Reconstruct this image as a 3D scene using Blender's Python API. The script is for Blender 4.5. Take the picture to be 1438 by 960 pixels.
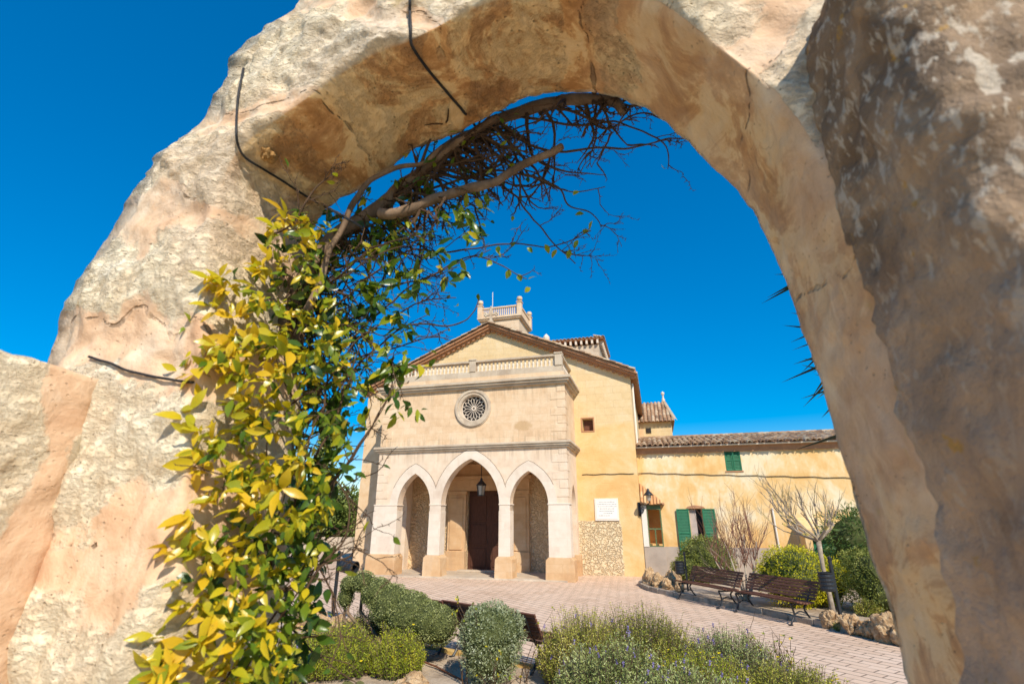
import bpy, bmesh, math, random
from mathutils import Vector, Matrix, noise
R = math.radians
rnd = random.Random(7)
scene = bpy.context.scene
for o in list(bpy.data.objects): bpy.data.objects.remove(o)

# ------------------------------------------------------------------ camera, sky, sun, exposure
CAM_H, TILT, FPX = 2.2, R(19.5), 700.0
cd = bpy.data.cameras.new('camera'); cam = bpy.data.objects.new('camera', cd)
scene.collection.objects.link(cam); scene.camera = cam
cam.location = (0, 0, CAM_H); cam.rotation_euler = (R(90) + TILT, 0, 0)
cd.sensor_width = 36; cd.lens = FPX / 1438 * 36; cd.clip_start = .02; cd.clip_end = 3000
cd.dof.use_dof = True; cd.dof.focus_distance = 4.0; cd.dof.aperture_fstop = 3.6
SUNV = Vector((-1.115, 2.904, -2.6)).normalized()
w = bpy.data.worlds.new('World'); scene.world = w; w.use_nodes = True
wn = w.node_tree; wn.nodes.clear()
sky = wn.nodes.new('ShaderNodeTexSky'); sky.sky_type = 'NISHITA'; sky.sun_disc = False
sky.sun_elevation = math.asin(-SUNV.z); sky.sun_rotation = math.atan2(-SUNV.x, -SUNV.y)
sky.air_density = 1.0; sky.dust_density = 0.; sky.ozone_density = 3.0; sky.altitude = 200
hs = wn.nodes.new('ShaderNodeHueSaturation'); hs.inputs['Saturation'].default_value = 2.2; hs.inputs['Hue'].default_value = .505
bg = wn.nodes.new('ShaderNodeBackground'); bg.inputs[1].default_value = .14
wo = wn.nodes.new('ShaderNodeOutputWorld')
gm = wn.nodes.new('ShaderNodeGamma'); gm.inputs[1].default_value = .7
wn.links.new(sky.outputs[0], gm.inputs[0]); wn.links.new(gm.outputs[0], hs.inputs['Color']); wn.links.new(hs.outputs[0], bg.inputs[0]); wn.links.new(bg.outputs[0], wo.inputs[0])
sl = bpy.data.lights.new('sun', 'SUN'); sl.energy = 3.1; sl.angle = R(.5); sl.color = (1, .91, .77)
so = bpy.data.objects.new('sun', sl); scene.collection.objects.link(so)
so.rotation_euler = SUNV.to_track_quat('-Z', 'Y').to_euler()
scene.view_settings.view_transform = 'Standard'; scene.view_settings.look = 'None'
scene.view_settings.exposure = .85; scene.view_settings.gamma = 1
scene.cycles.max_bounces = 8; scene.cycles.diffuse_bounces = 5
scene.cycles.transparent_max_bounces = 8

# ------------------------------------------------------------------ frames
ANG = R(15.5)
CO = (-6.009, 22.547)                       # church frame origin: foot of the porch's left pier
EX = (math.cos(ANG), -math.sin(ANG)); EY = (math.sin(ANG), math.cos(ANG))
def cw(e, n, z=0): return Vector((CO[0] + e*EX[0] + n*EY[0], CO[1] + e*EX[1] + n*EY[1], z))
def ray(px, py):
    x = (px-719)/FPX; u = (480-py)/FPX
    return x, math.cos(TILT)-math.sin(TILT)*u, math.sin(TILT)+math.cos(TILT)*u
def ap(px, py, n):                          # a point of the garden arch frame at depth n
    r = ray(px, py); k = n/(r[0]*EY[0]+r[1]*EY[1])
    return Vector((k*(r[0]*EX[0]+r[1]*EX[1]), n, CAM_H+k*r[2]))
def gp(px, py, z=0):
    r = ray(px, py); k = (z-CAM_H)/r[2]
    return Vector((r[0]*k, r[1]*k, z))

# ------------------------------------------------------------------ object helpers
def link(o, parent=None):
    scene.collection.objects.link(o)
    if parent: o.parent = parent
    return o
def tag(o, label=None, cat=None, group=None, kind=None):
    if label: o['label'] = label
    if cat: o['category'] = cat
    if group: o['group'] = group
    if kind: o['kind'] = kind
    return o
def thing(name, label, cat, loc=(0, 0, 0), rz=0, group=None):
    o = link(bpy.data.objects.new(name, None)); o.location = loc; o.rotation_euler = (0, 0, rz)
    o.empty_display_size = .1
    return tag(o, label, cat, group)
def copy_tree(o, parent=None):
    c = o.copy(); scene.collection.objects.link(c)
    if parent: c.parent = parent
    for ch in list(o.children): copy_tree(ch, c)
    return c
class MB:
    def __init__(s): s.v = []; s.f = []; s.t = []
    def add(s, vs, fs, tint=0.):
        b = len(s.v); s.v += [tuple(v) for v in vs]; s.f += [tuple(i+b for i in f) for f in fs]; s.t += [tint]*len(vs)
    def box(s, x0, x1, y0, y1, z0, z1, j=0., tint=0.):
        a = [(x, y, z) for x in (x0, x1) for y in (y0, y1) for z in (z0, z1)]
        if j: a = [tuple(c+rnd.uniform(-j, j) for c in p) for p in a]
        s.add(a, [(0, 1, 3, 2), (4, 6, 7, 5), (0, 4, 5, 1), (2, 3, 7, 6), (0, 2, 6, 4), (1, 5, 7, 3)], tint)
    def prism(s, poly, y0, y1, axis='y', tint=0.):
        n = len(poly)
        def P(p, q):
            return (p[0], q, p[1]) if axis == 'y' else ((q, p[0], p[1]) if axis == 'x' else (p[0], p[1], q))
        s.add([P(p, y0) for p in poly]+[P(p, y1) for p in poly],
              [tuple(range(n)), tuple(range(2*n-1, n-1, -1))]+[(i, i+n, (i+1) % n+n, (i+1) % n) for i in range(n)], tint)
    def tube(s, pts, rad, k=6, tint=0., cap=True):
        pts = [Vector(p) for p in pts]; n = len(pts)
        if not hasattr(rad, '__len__'): rad = [rad]*n
        u = None; vs = []
        for i, p in enumerate(pts):
            d = (pts[min(i+1, n-1)]-pts[max(i-1, 0)])
            if d.length < 1e-9: d = Vector((0, 0, 1))
            d.normalize()
            if u is None: u = d.orthogonal().normalized()
            else:
                u = u-d*u.dot(d)
                u = u.normalized() if u.length > 1e-6 else d.orthogonal().normalized()
            q = d.cross(u)
            for a in range(k):
                t = 2*math.pi*a/k; vs.append(p+(u*math.cos(t)+q*math.sin(t))*rad[i])
        fs = [(i*k+a, i*k+(a+1) % k, (i+1)*k+(a+1) % k, (i+1)*k+a) for i in range(n-1) for a in range(k)]
        if cap: fs += [tuple(range(k-1, -1, -1)), tuple(range((n-1)*k, n*k))]
        s.add(vs, fs, tint)
    def lathe(s, prof, c=(0, 0, 0), k=12, tint=0.):
        vs = [(c[0]+r*math.cos(2*math.pi*a/k), c[1]+r*math.sin(2*math.pi*a/k), c[2]+z) for r, z in prof for a in range(k)]
        n = len(prof)
        s.add(vs, [(i*k+a, i*k+(a+1) % k, (i+1)*k+(a+1) % k, (i+1)*k+a) for i in range(n-1) for a in range(k)]
              + [tuple(range(k-1, -1, -1)), tuple(range((n-1)*k, n*k))], tint)
    def ring(s, c, r0, r1, y0, y1, k=40, a0=0., a1=2*math.pi):      # flat ring in the x-z plane
        full = abs(a1-a0-2*math.pi) < 1e-6; m = k if full else k+1
        vs = []
        for i in range(m):
            t = a0+(a1-a0)*i/k; cx, cz = math.cos(t), math.sin(t)
            vs += [(c[0]+r0*cx, y0, c[1]+r0*cz), (c[0]+r1*cx, y0, c[1]+r1*cz), (c[0]+r1*cx, y1, c[1]+r1*cz), (c[0]+r0*cx, y1, c[1]+r0*cz)]
        fs = []
        for i in range(k):
            a, b = i*4, ((i+1) % m)*4
            for q in range(4): fs.append((a+q, b+q, b+(q+1) % 4, a+(q+1) % 4))
        if not full: fs += [(0, 1, 2, 3), (m*4-1, m*4-2, m*4-3, m*4-4)]
        s.add(vs, fs)
    def build(s, name, mat, parent=None, smooth=False, bevel=0., fix=True):
        me = bpy.data.meshes.new(name); me.from_pydata(s.v, [], s.f)
        if fix:
            bm = bmesh.new(); bm.from_mesh(me); bmesh.ops.recalc_face_normals(bm, faces=bm.faces); bm.to_mesh(me); bm.free()
        at = me.attributes.new('tint', 'FLOAT', 'POINT'); at.data.foreach_set('value', s.t)
        if smooth: me.polygons.foreach_set('use_smooth', [True]*len(me.polygons))
        me.materials.append(mat); o = link(bpy.data.objects.new(name, me), parent)
        if bevel:
            m = o.modifiers.new('bevel', 'BEVEL'); m.width = bevel; m.segments = 2; m.limit_method = 'ANGLE'
        return o
def cut(o, cutters):
    tmp = []
    for mb in cutters:
        c = mb.build('cutter', o.data.materials[0], o.parent); tmp.append(c)
        m = o.modifiers.new('cut', 'BOOLEAN'); m.operation = 'DIFFERENCE'; m.object = c; m.solver = 'EXACT'
    bpy.context.view_layer.update()
    me = bpy.data.meshes.new_from_object(o.evaluated_get(bpy.context.evaluated_depsgraph_get()))
    o.modifiers.clear(); o.data = me
    for c in tmp: bpy.data.objects.remove(c)
def smooth_path(pts, n):                    # Catmull-Rom resampling
    pts = [Vector(p) for p in pts]; P = [pts[0]*2-pts[1]]+pts+[pts[-1]*2-pts[-2]]; out = []
    m = len(pts)-1
    for i in range(n+1):
        t = i/n*m; k = min(int(t), m-1); t -= k
        a, b, c, d = P[k:k+4]
        out.append(.5*((2*b)+(c-a)*t+(2*a-5*b+4*c-d)*t*t+(3*b-a-3*c+d)*t**3))
    return out
def fbm(p, s=1., o=4): return noise.fractal(Vector(p)*s, 1., 2., o)

# ------------------------------------------------------------------ material helpers
class NT:
    def __init__(s, name):
        s.m = bpy.data.materials.new(name); s.m.use_nodes = True; s.t = s.m.node_tree
        s.b = s.t.nodes['Principled BSDF']; s.out = s.t.nodes['Material Output']
        s.co = s.t.nodes.new('ShaderNodeTexCoord').outputs['Object']
        s.b.inputs['Roughness'].default_value = .9; s.b.inputs['Specular IOR Level'].default_value = .2
    def L(s, a, b):
        if isinstance(a, bpy.types.NodeSocket): s.t.links.new(a, b)
        elif isinstance(a, (tuple, list)) and len(a) == 3 and b.type == 'RGBA': b.default_value = (*a, 1)
        else: b.default_value = a
    def n(s, typ, ins={}, **kw):
        nd = s.t.nodes.new(typ)
        for k, v in kw.items(): setattr(nd, k, v)
        for k, v in ins.items(): s.L(v, nd.inputs[k])
        return nd
    def noise(s, sc, det=4, rough=.55, dist=0., vec=None):
        return s.n('ShaderNodeTexNoise', {'Scale': sc, 'Detail': det, 'Roughness': rough, 'Distortion': dist, 'Vector': vec or s.co}).outputs[0]
    def vor(s, sc, feat='F1', vec=None, rnd_=1.):
        nd = s.n('ShaderNodeTexVoronoi', {'Scale': sc, 'Vector': vec or s.co, 'Randomness': rnd_}, feature=feat); return nd.outputs['Distance']
    def vcol(s, sc, vec=None):
        return s.n('ShaderNodeTexVoronoi', {'Scale': sc, 'Vector': vec or s.co}).outputs['Color']
    def ramp(s, f, stops, interp='LINEAR'):
        nd = s.n('ShaderNodeValToRGB', {'Fac': f}); cr = nd.color_ramp; cr.interpolation = interp
        while len(cr.elements) < len(stops): cr.elements.new(.5)
        for e, (p, c) in zip(cr.elements, stops): e.position = p; e.color = (*c, 1) if len(c) == 3 else c
        return nd.outputs[0]
    def step(s, f, a, b):
        return s.n('ShaderNodeMapRange', {0: f, 1: a, 2: b, 3: 0., 4: 1.}, interpolation_type='SMOOTHSTEP').outputs[0]
    def mix(s, f, a, b, mode='MIX'):
        nd = s.n('ShaderNodeMix', {0: f}, data_type='RGBA', blend_type=mode); s.L(a, nd.inputs[6]); s.L(b, nd.inputs[7]); return nd.outputs[2]
    def math(s, op, a, b=0., c=0.):
        nd = s.n('ShaderNodeMath', operation=op); s.L(a, nd.inputs[0]); s.L(b, nd.inputs[1]); s.L(c, nd.inputs[2]); return nd.outputs[0]
    def attr(s, name): return s.n('ShaderNodeAttribute', attribute_name=name).outputs['Fac']
    def xyz(s, vec=None): return s.n('ShaderNodeSeparateXYZ', {0: vec or s.co}).outputs
    def mapv(s, scale=(1, 1, 1), rot=(0, 0, 0), loc=(0, 0, 0), vec=None):
        return s.n('ShaderNodeMapping', {0: vec or s.co, 1: loc, 2: rot, 3: scale}).outputs[0]
    def bump(s, h, st=.5, d=.01, prev=None):
        nd = s.n('ShaderNodeBump', {'Height': h, 'Strength': st, 'Distance': d})
        if prev is not None: s.L(prev, nd.inputs['Normal'])
        return nd.outputs[0]
    def fin(s, col, nrm=None, rough=None, **kw):
        s.L(col, s.b.inputs['Base Color'])
        if nrm is not None: s.L(nrm, s.b.inputs['Normal'])
        if rough is not None: s.L(rough, s.b.inputs['Roughness'])
        for k, v in kw.items(): s.L(v, s.b.inputs[k])
        return s.m
def plain(name, col, rough=.6, spec=.3, metal=0., var=.25, sc=8, bump=.15, bd=.004):
    N = NT(name); nz = N.noise(sc, 5, .6)
    c = N.mix(nz, tuple(x*(1-var) for x in col), tuple(min(1, x*(1+var)) for x in col))
    return N.fin(c, N.bump(N.noise(sc*6, 4), bump, bd), rough, **{'Specular IOR Level': spec, 'Metallic': metal})
def leafmat(name, stops, trans=.35, rough=.45, spec=.35):
    N = NT(name); t = N.attr('tint')
    col = N.ramp(N.math('ADD', t, N.math('MULTIPLY', N.math('SUBTRACT', N.noise(9, 3), .5), .25)), stops)
    col = N.mix(N.math('MULTIPLY', N.step(N.noise(70, 3), .66, .72), .6), col, (.16, .08, .03))
    N.fin(col, N.bump(N.noise(55, 3), .25, .004), rough, **{'Specular IOR Level': spec})
    tr = N.n('ShaderNodeBsdfTranslucent', {'Color': N.mix(1., col, (1., 1., .55), 'MULTIPLY')})
    mx = N.n('ShaderNodeMixShader', {0: trans}); N.L(N.b.outputs[0], mx.inputs[1]); N.L(tr.outputs[0], mx.inputs[2]); N.L(mx.outputs[0], N.out.inputs[0])
    return N.m
M = {}
def mats():
    # --- near arch: cream stone, pink-orange mortar, grey lichen
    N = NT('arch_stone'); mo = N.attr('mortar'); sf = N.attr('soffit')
    big = N.noise(3.2, 5, .6, .4); fine = N.noise(38, 6, .65); mid = N.noise(11, 6, .62, .5)
    stone = N.ramp(mid, [(.22, (.66, .50, .32)), (.40, (.76, .62, .43)), (.58, (.82, .71, .52)), (.78, (.86, .78, .63))])
    mort = N.ramp(N.noise(7, 5, .6, .8), [(.3, (.56, .34, .20)), (.5, (.70, .48, .31)), (.7, (.80, .63, .46))])
    stone = N.mix(N.math('MULTIPLY', N.step(N.noise(1.6, 5, .6, .4, N.mapv(loc=(8, 3, 1))), .48, .66), .55), stone, (.78, .57, .39))
    mm = N.step(N.math('ADD', mo, N.math('MULTIPLY', N.math('SUBTRACT', fine, .5), .5)), .42, .56)
    c = N.mix(mm, stone, mort)
    lich = N.math('MULTIPLY', N.step(N.math('ADD', N.attr('outer'), N.math('MULTIPLY', N.math('SUBTRACT', N.noise(9, 7, .7), .5), 1.6)), .75, 1.1), .6)
    c = N.mix(lich, c, N.ramp(N.noise(30, 5, .7), [(.35, (.20, .18, .14)), (.5, (.42, .38, .30)), (.65, (.62, .57, .47))]))
    yel = N.math('MULTIPLY', N.step(N.noise(5.5, 6, .7, .3, N.mapv(loc=(3, 7, 1))), .63, .72), .45)
    c = N.mix(yel, c, (.52, .38, .10))
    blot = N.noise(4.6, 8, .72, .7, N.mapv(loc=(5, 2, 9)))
    so_c = N.ramp(blot, [(.30, (.26, .11, .035)), (.44, (.48, .23, .075)), (.495, (.66, .37, .15)), (.52, (.82, .56, .27)), (.65, (.86, .64, .37))])  # stone blotches, with warm bounce light painted into their brown and orange
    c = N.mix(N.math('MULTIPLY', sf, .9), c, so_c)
    hole = N.math('MULTIPLY', N.step(N.math('ADD', N.vor(46, vec=N.mapv(scale=(1, 1, 1.5), rot=(0, .5, 0))), N.math('MULTIPLY', fine, .35)), .36, .24), N.math('MULTIPLY', N.step(N.noise(5, 5, .65, 0, N.mapv(loc=(1, 9, 4))), .46, .58), N.math('SUBTRACT', 1., N.math('MULTIPLY', mm, .7))))
    c = N.mix(N.math('MULTIPLY', hole, .6), c, (.36, .25, .15))
    gw = N.math('MULTIPLY', N.step(N.noise(3.4, 7, .72, .3, N.mapv(loc=(2, 6, 8))), .50, .60), N.math('MULTIPLY', N.step(N.xyz()[2], 2.85, 3.2), N.math('SUBTRACT', 1., sf)))
    c = N.mix(N.math('MULTIPLY', gw, .5), c, N.ramp(N.noise(34, 5, .7), [(.36, (.26, .22, .17)), (.5, (.52, .46, .37)), (.64, (.72, .66, .54))]))
    vein = N.math('MULTIPLY', N.step(N.math('ABSOLUTE', N.math('SUBTRACT', N.noise(1.5, 5, .55, .5, N.mapv(loc=(1, 4, 2))), .5)), .003, 0.), N.step(N.noise(2.5), .52, .6))
    c = N.mix(N.math('MULTIPLY', vein, .5), c, (.30, .17, .10))
    ck = N.math('MULTIPLY', N.step(N.math('ADD', N.attr('crack'), N.math('MULTIPLY', N.math('SUBTRACT', N.noise(14, 5, .6), .5), .03)), .0055, .001), N.step(N.noise(3.3, 4, .6, 0, N.mapv(loc=(6, 6, 2))), .46, .56))
    c = N.mix(N.math('MULTIPLY', ck, .75), c, (.20, .13, .08))
    pit = N.step(N.noise(26, 6, .7, 0., N.mapv(scale=(1, 1, 1.9), rot=(0, .6, 0))), .58, .36)
    c = N.mix(N.math('MULTIPLY', N.math('MULTIPLY', pit, N.math('SUBTRACT', 1., mm)), .18), c, (.52, .38, .24))
    h = N.math('ADD', N.math('MULTIPLY', mid, .8), N.math('MULTIPLY', fine, N.math('SUBTRACT', .75, N.math('MULTIPLY', mm, .45))))
    h = N.math('SUBTRACT', h, N.math('ADD', ck, hole))
    h = N.math('SUBTRACT', h, N.math('MULTIPLY', N.math('MULTIPLY', pit, N.math('SUBTRACT', 1., mm)), .5))
    M['arch'] = N.fin(c, N.bump(N.noise(120, 4, .6), .25, .003, N.bump(h, .85, .013)), .93)
    # --- near dark boulder with lichen
    N = NT('lichen_stone'); a = N.noise(5, 7, .65, .5); f = N.noise(26, 6, .7)
    c = N.ramp(a, [(.3, (.13, .088, .06)), (.46, (.25, .175, .115)), (.58, (.40, .28, .18)), (.72, (.52, .39, .27))])
    sv = N.mapv(scale=(1, 1, .40)); pat = N.step(N.noise(2.6, 4, .6, 0, N.mapv(loc=(2, 2, 2))), .40, .56)
    sp = N.math('MULTIPLY', N.step(N.noise(46, 3, .5, 0, sv), .57, .65), pat)
    sp2 = N.math('MULTIPLY', N.step(N.noise(75, 3, .5, 0, N.mapv(scale=(1, 1, .5), loc=(7, 1, 1))), .57, .65), N.step(N.noise(3.1, 4, .6), .42, .55))
    low = N.math('MULTIPLY', N.step(N.math('ADD', N.xyz()[2], N.math('MULTIPLY', N.math('SUBTRACT', N.noise(2.2, 5), .5), 1.0)), 2.62, 2.1), .8)
    c = N.mix(low, c, N.ramp(N.noise(6, 6, .65), [(.3, (.46, .30, .19)), (.5, (.64, .45, .31)), (.7, (.74, .57, .42))]))
    c = N.mix(N.math('MULTIPLY', N.math('MAXIMUM', sp, sp2), N.math('SUBTRACT', .85, N.math('MULTIPLY', low, .7))), c, (.57, .49, .39))
    c = N.mix(N.math('MULTIPLY', N.step(N.noise(17, 5, .7, 0, N.mapv(loc=(4, 4, 4))), .62, .68), .8), c, (.50, .29, .07))
    M['lichen'] = N.fin(c, N.bump(N.math('ADD', a, N.math('MULTIPLY', f, .6)), .9, .03), .95)
    # --- church masonry
    def masonry(name, cols, joint, jw=.012, bw=.62, bh=.30, contrast=.7, stain=.38, jcol=(.36, .25, .15)):
        N = NT(name); X = N.xyz()
        v = N.n('ShaderNodeCombineXYZ', {0: N.math('ADD', X[0], X[1]), 1: X[2], 2: 0.}).outputs[0]
        br = N.n('ShaderNodeTexBrick', {'Vector': v, 'Scale': 1., 'Mortar Size': jw, 'Mortar Smooth': .35, 'Brick Width': bw, 'Row Height': bh,
                 'Color1': (0, 0, 0), 'Color2': (1, 1, 1), 'Mortar': (.5, .5, .5), 'Bias': 0.})
        big = N.noise(.55, 6, .62, .6); mid = N.noise(3.2, 7, .66, .3); fine = N.noise(28, 5, .65)
        f = N.math('ADD', N.math('MULTIPLY', big, .55), N.math('MULTIPLY', mid, .45))
        f = N.math('ADD', f, N.math('MULTIPLY', N.math('SUBTRACT', br.outputs[0], .5), .18*contrast))
        c = N.ramp(f, cols)
        st = N.step(N.noise(1.1, 7, .7, .3, N.mapv(scale=(1.6, 1.6, .45), loc=(3, 3, 3))), .52, .72)
        c = N.mix(N.math('MULTIPLY', st, stain), c, (.44, .30, .19))
        c = N.mix(N.math('MULTIPLY', br.outputs['Fac'], joint), c, jcol)
        h = N.math('ADD', N.math('MULTIPLY', br.outputs['Fac'], -1.2*joint), N.math('ADD', mid, N.math('MULTIPLY', fine, .5)))
        return N, c, N.bump(h, .45, .018)
    N, c, b = masonry('porch_stone', [(.3, (.56, .37, .22)), (.45, (.68, .48, .30)), (.58, (.73, .55, .37)), (.72, (.77, .63, .46))], .16)
    X = N.xyz(); c = N.mix(N.math('MULTIPLY', N.step(X[2], 5.0, 4.93), .6), c, N.ramp(N.noise(2.4, 6, .65), [(.3, (.64, .50, .38)), (.5, (.73, .61, .49)), (.7, (.78, .69, .58))]))
    sk = N.step(N.noise(1., 6, .7, .2, N.mapv(scale=(5.5, 5.5, .35))), .44, .66)
    w1 = N.math('MULTIPLY', N.step(X[2], 4.15, 4.9), N.step(X[2], 5.0, 4.93)); w2 = N.math('MULTIPLY', N.step(X[2], 6.7, 7.5), N.step(X[2], 7.6, 7.55)); w3 = N.math('MULTIPLY', N.step(X[2], 5.75, 5.2), N.step(X[2], 5.1, 5.16))
    c = N.mix(N.math('MULTIPLY', sk, N.math('MULTIPLY', N.math('ADD', w1, N.math('ADD', w2, w3)), .5)), c, (.34, .25, .17))
    dx = N.math('MULTIPLY', N.math('SUBTRACT', X[0], 6.7), 2.2); dz = N.math('MULTIPLY', N.math('SUBTRACT', X[2], 5.85), 4.)
    rr = N.math('ADD', N.math('ADD', N.math('MULTIPLY', dx, dx), N.math('MULTIPLY', dz, dz)), N.math('MULTIPLY', N.math('SUBTRACT', N.noise(6, 6, .7), .5), 1.6))
    c = N.mix(N.math('MULTIPLY', N.step(rr, 1., .3), .55), c, (.42, .25, .10))
    M['porch'] = N.fin(c, b, .93)
    N, c, b = masonry('tower_stone', [(.3, (.58, .42, .27)), (.5, (.69, .52, .36)), (.7, (.75, .62, .47))], .15)
    M['tower'] = N.fin(c, b, .93)
    N, c, b = masonry('pale_stone', [(.3, (.60, .48, .38)), (.5, (.70, .60, .49)), (.7, (.76, .68, .58))], .06, stain=.25)
    M['pale'] = N.fin(c, b, .93)
    N, c, b = masonry('orange_stone', [(.3, (.48, .28, .14)), (.5, (.60, .39, .21)), (.7, (.68, .50, .32))], .12)
    M['orange'] = N.fin(c, b, .93)
    N, c, b = masonry('grey_stone', [(.3, (.36, .28, .21)), (.5, (.53, .43, .32)), (.7, (.64, .55, .43))], .1, stain=.5)
    M['grey'] = N.fin(c, b, .93)
    # nave: pale ashlar above, ochre plaster, rubble near the ground and within the porch
    N, c, b = masonry('nave_wall', [(.3, (.62, .44, .22)), (.5, (.70, .53, .30)), (.7, (.75, .61, .40))], .22, bw=.8, bh=.33, stain=.12)
    X = N.xyz()
    mid_ = N.noise(2.2, 6, .65); wob = N.math('MULTIPLY', N.math('SUBTRACT', N.noise(.9, 5, .6), .5), 3.2)
    pl = N.step(N.math('ADD', X[2], wob), 6.6, 6.0)
    pl = N.math('MULTIPLY', pl, N.step(X[0], 8.2, 8.6))
    och = N.ramp(N.noise(.8, 7, .65, .5), [(.3, (.65, .37, .13)), (.47, (.71, .46, .19)), (.6, (.75, .53, .27)), (.75, (.76, .62, .40))])
    c = N.mix(N.math('MULTIPLY', pl, .9), c, och)
    rub = N.vor(4.6, 'DISTANCE_TO_EDGE', N.n('ShaderNodeVectorMath', {0: N.co, 1: N.n('ShaderNodeTexNoise', {'Scale': 3., 'Vector': N.co}).outputs['Color']}, operation='ADD').outputs[0])
    rc = N.mix(N.step(rub, .0, .12), (.66, .50, .30), N.ramp(N.noise(6, 5), [(.35, (.62, .47, .28)), (.65, (.78, .65, .44))]))
    zone = N.math('MULTIPLY', N.step(N.math('ADD', X[2], N.math('MULTIPLY', wob, .05)), 2.16, 2.1), N.math('MULTIPLY', N.step(X[0], 8.0, 8.05), N.step(N.math('ADD', X[0], N.math('MULTIPLY', wob, .12)), 10.3, 10.22)))
    inp = N.math('MULTIPLY', N.step(X[0], .3, .32), N.math('MULTIPLY', N.step(X[0], 8.2, 8.18), N.step(X[2], 5.0, 4.98)))
    zone = N.math('MAXIMUM', zone, inp)
    c = N.mix(N.math('MULTIPLY', N.step(X[0], .32, .3), .75), c, N.ramp(mid_, [(.3, (.58, .37, .21)), (.5, (.68, .48, .30)), (.7, (.74, .58, .42))]))
    rc = N.mix(N.math('MULTIPLY', inp, .55), rc, (.74, .50, .28))  # warm bounced light inside the porch painted into the rubble colour
    c = N.mix(zone, c, rc)
    h2 = N.math('MULTIPLY', N.math('MULTIPLY', zone, N.step(rub, 0., .16)), 1.)
    M['nave'] = N.fin(c, N.bump(N.math('ADD', h2, N.math('MULTIPLY', N.noise(20, 5, .7), .35)), .9, .05, b), .93)
    # wing plaster: washed ochre with pale weathering below the eaves
    N = NT('ochre_plaster'); X = N.xyz()
    k = N.math('ADD', N.noise(.42, 6, .6, .8), N.math('MULTIPLY', N.math('SUBTRACT', N.noise(2.6, 7, .68, .4, N.mapv(scale=(1.3, 1.3, .6))), .5), .5))
    c = N.ramp(k, [(.28, (.66, .37, .13)), (.42, (.72, .46, .19)), (.52, (.76, .54, .28)), (.64, (.77, .65, .45))])
    st = N.step(N.noise(1.2, 6, .7, .2, N.mapv(scale=(3, 3, .3))), .60, .74)
    c = N.mix(N.math('MULTIPLY', st, .35), c, (.52, .30, .14))
    M['ochre'] = N.fin(c, N.bump(N.noise(9, 7, .7), .4, .02), .93)
    M['joint'] = plain('dark_joint', (.20, .13, .085), .95, .1)
    M['dado'] = plain('grey_render', (.40, .33, .27), .9, .2, 0, .35, 1.6, .4, .015)
    M['white_paint'] = plain('white_paint', (.74, .68, .60), .8, .2, 0, .12, 3)
    M['clay'] = plain('clay_trim', (.42, .22, .12), .85, .2, 0, .35, 5, .4, .01)
    N = NT('roof_tile'); t = N.attr('tint')
    c = N.ramp(N.math('ADD', N.math('MULTIPLY', t, .8), N.math('MULTIPLY', N.noise(7, 6, .7), .35)),
               [(.1, (.16, .11, .075)), (.35, (.30, .19, .12)), (.6, (.42, .27, .16)), (.85, (.50, .38, .26)), (1., (.40, .36, .27))])
    c = N.mix(N.math('MULTIPLY', N.step(N.noise(2.4, 6, .7), .6, .7), .45), c, (.42, .32, .09))
    M['tile'] = N.fin(c, N.bump(N.noise(40, 4), .4, .01), .92)
    N = NT('bright_tile'); c = N.ramp(N.math('ADD', N.math('MULTIPLY', N.attr('tint'), .7), N.math('MULTIPLY', N.noise(6, 5), .4)),
               [(.15, (.44, .20, .09)), (.5, (.60, .32, .14)), (.9, (.68, .46, .24))]); M['tile2'] = N.fin(c, N.bump(N.noise(40, 4), .3, .01), .9)
    # wood, metal, paint
    N = NT('door_wood'); g = N.noise(6, 6, .65, .3, N.mapv(scale=(9, 9, .7)))
    M['door'] = N.fin(N.ramp(g, [(.3, (.055, .022, .014)), (.6, (.105, .045, .028)), (.8, (.14, .07, .045))]), N.bump(g, .4, .006), .6)
    N = NT('bench_slat'); g = N.noise(5, 6, .65, .2, N.mapv(scale=(1.2, 12, 12)))
    M['slat'] = N.fin(N.ramp(N.math('ADD', g, N.math('MULTIPLY', N.attr('tint'), .2)), [(.3, (.075, .028, .018)), (.55, (.14, .058, .036)), (.8, (.22, .11, .075))]), N.bump(g, .35, .004), .55)
    M['iron'] = plain('black_iron', (.022, .024, .028), .42, .5, .2, .3, 12, .2, .002)
    M['green'] = plain('green_paint', (.022, .16, .075), .5, .4, 0, .3, 5, .2, .003)
    M['olive'] = plain('olive_paint', (.10, .15, .065), .6, .3, 0, .3, 5)
    M['dark'] = plain('dark_opening', (.025, .02, .017), .6, .3, 0, .4, 3)
    M['curtain'] = plain('curtain', (.46, .38, .34), .9, .1, 0, .3, 6)
    N = NT('lamp_glass'); M['glass'] = N.fin((.55, .50, .42), None, .25, **{'Specular IOR Level': .6, 'Transmission Weight': .35})
    M['marble'] = plain('marble', (.78, .76, .72), .6, .3, 0, .08, 4, .1, .003)
    M['ink'] = plain('engraved', (.40, .40, .41), .8, .1, 0, .2)
    M['cable'] = plain('black_rubber', (.018, .017, .018), .6, .4, 0, .3, 30, .1, .001)
    M['rust'] = plain('rusty_iron', (.20, .085, .045), .8, .2, .2, .4, 20)
    M['mud'] = plain('dry_mud', (.42, .24, .09), .95, .1, 0, .45, 40, .8, .01)
    # ground
    N = NT('paving'); v = N.mapv(rot=(0, 0, R(57)))
    br = N.n('ShaderNodeTexBrick', {'Vector': v, 'Scale': 1., 'Mortar Size': .015, 'Mortar Smooth': .3, 'Brick Width': .40, 'Row Height': .20,
             'Color1': (.0, 0, 0), 'Color2': (1, 1, 1), 'Mortar': (.5, .5, .5)})
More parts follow.
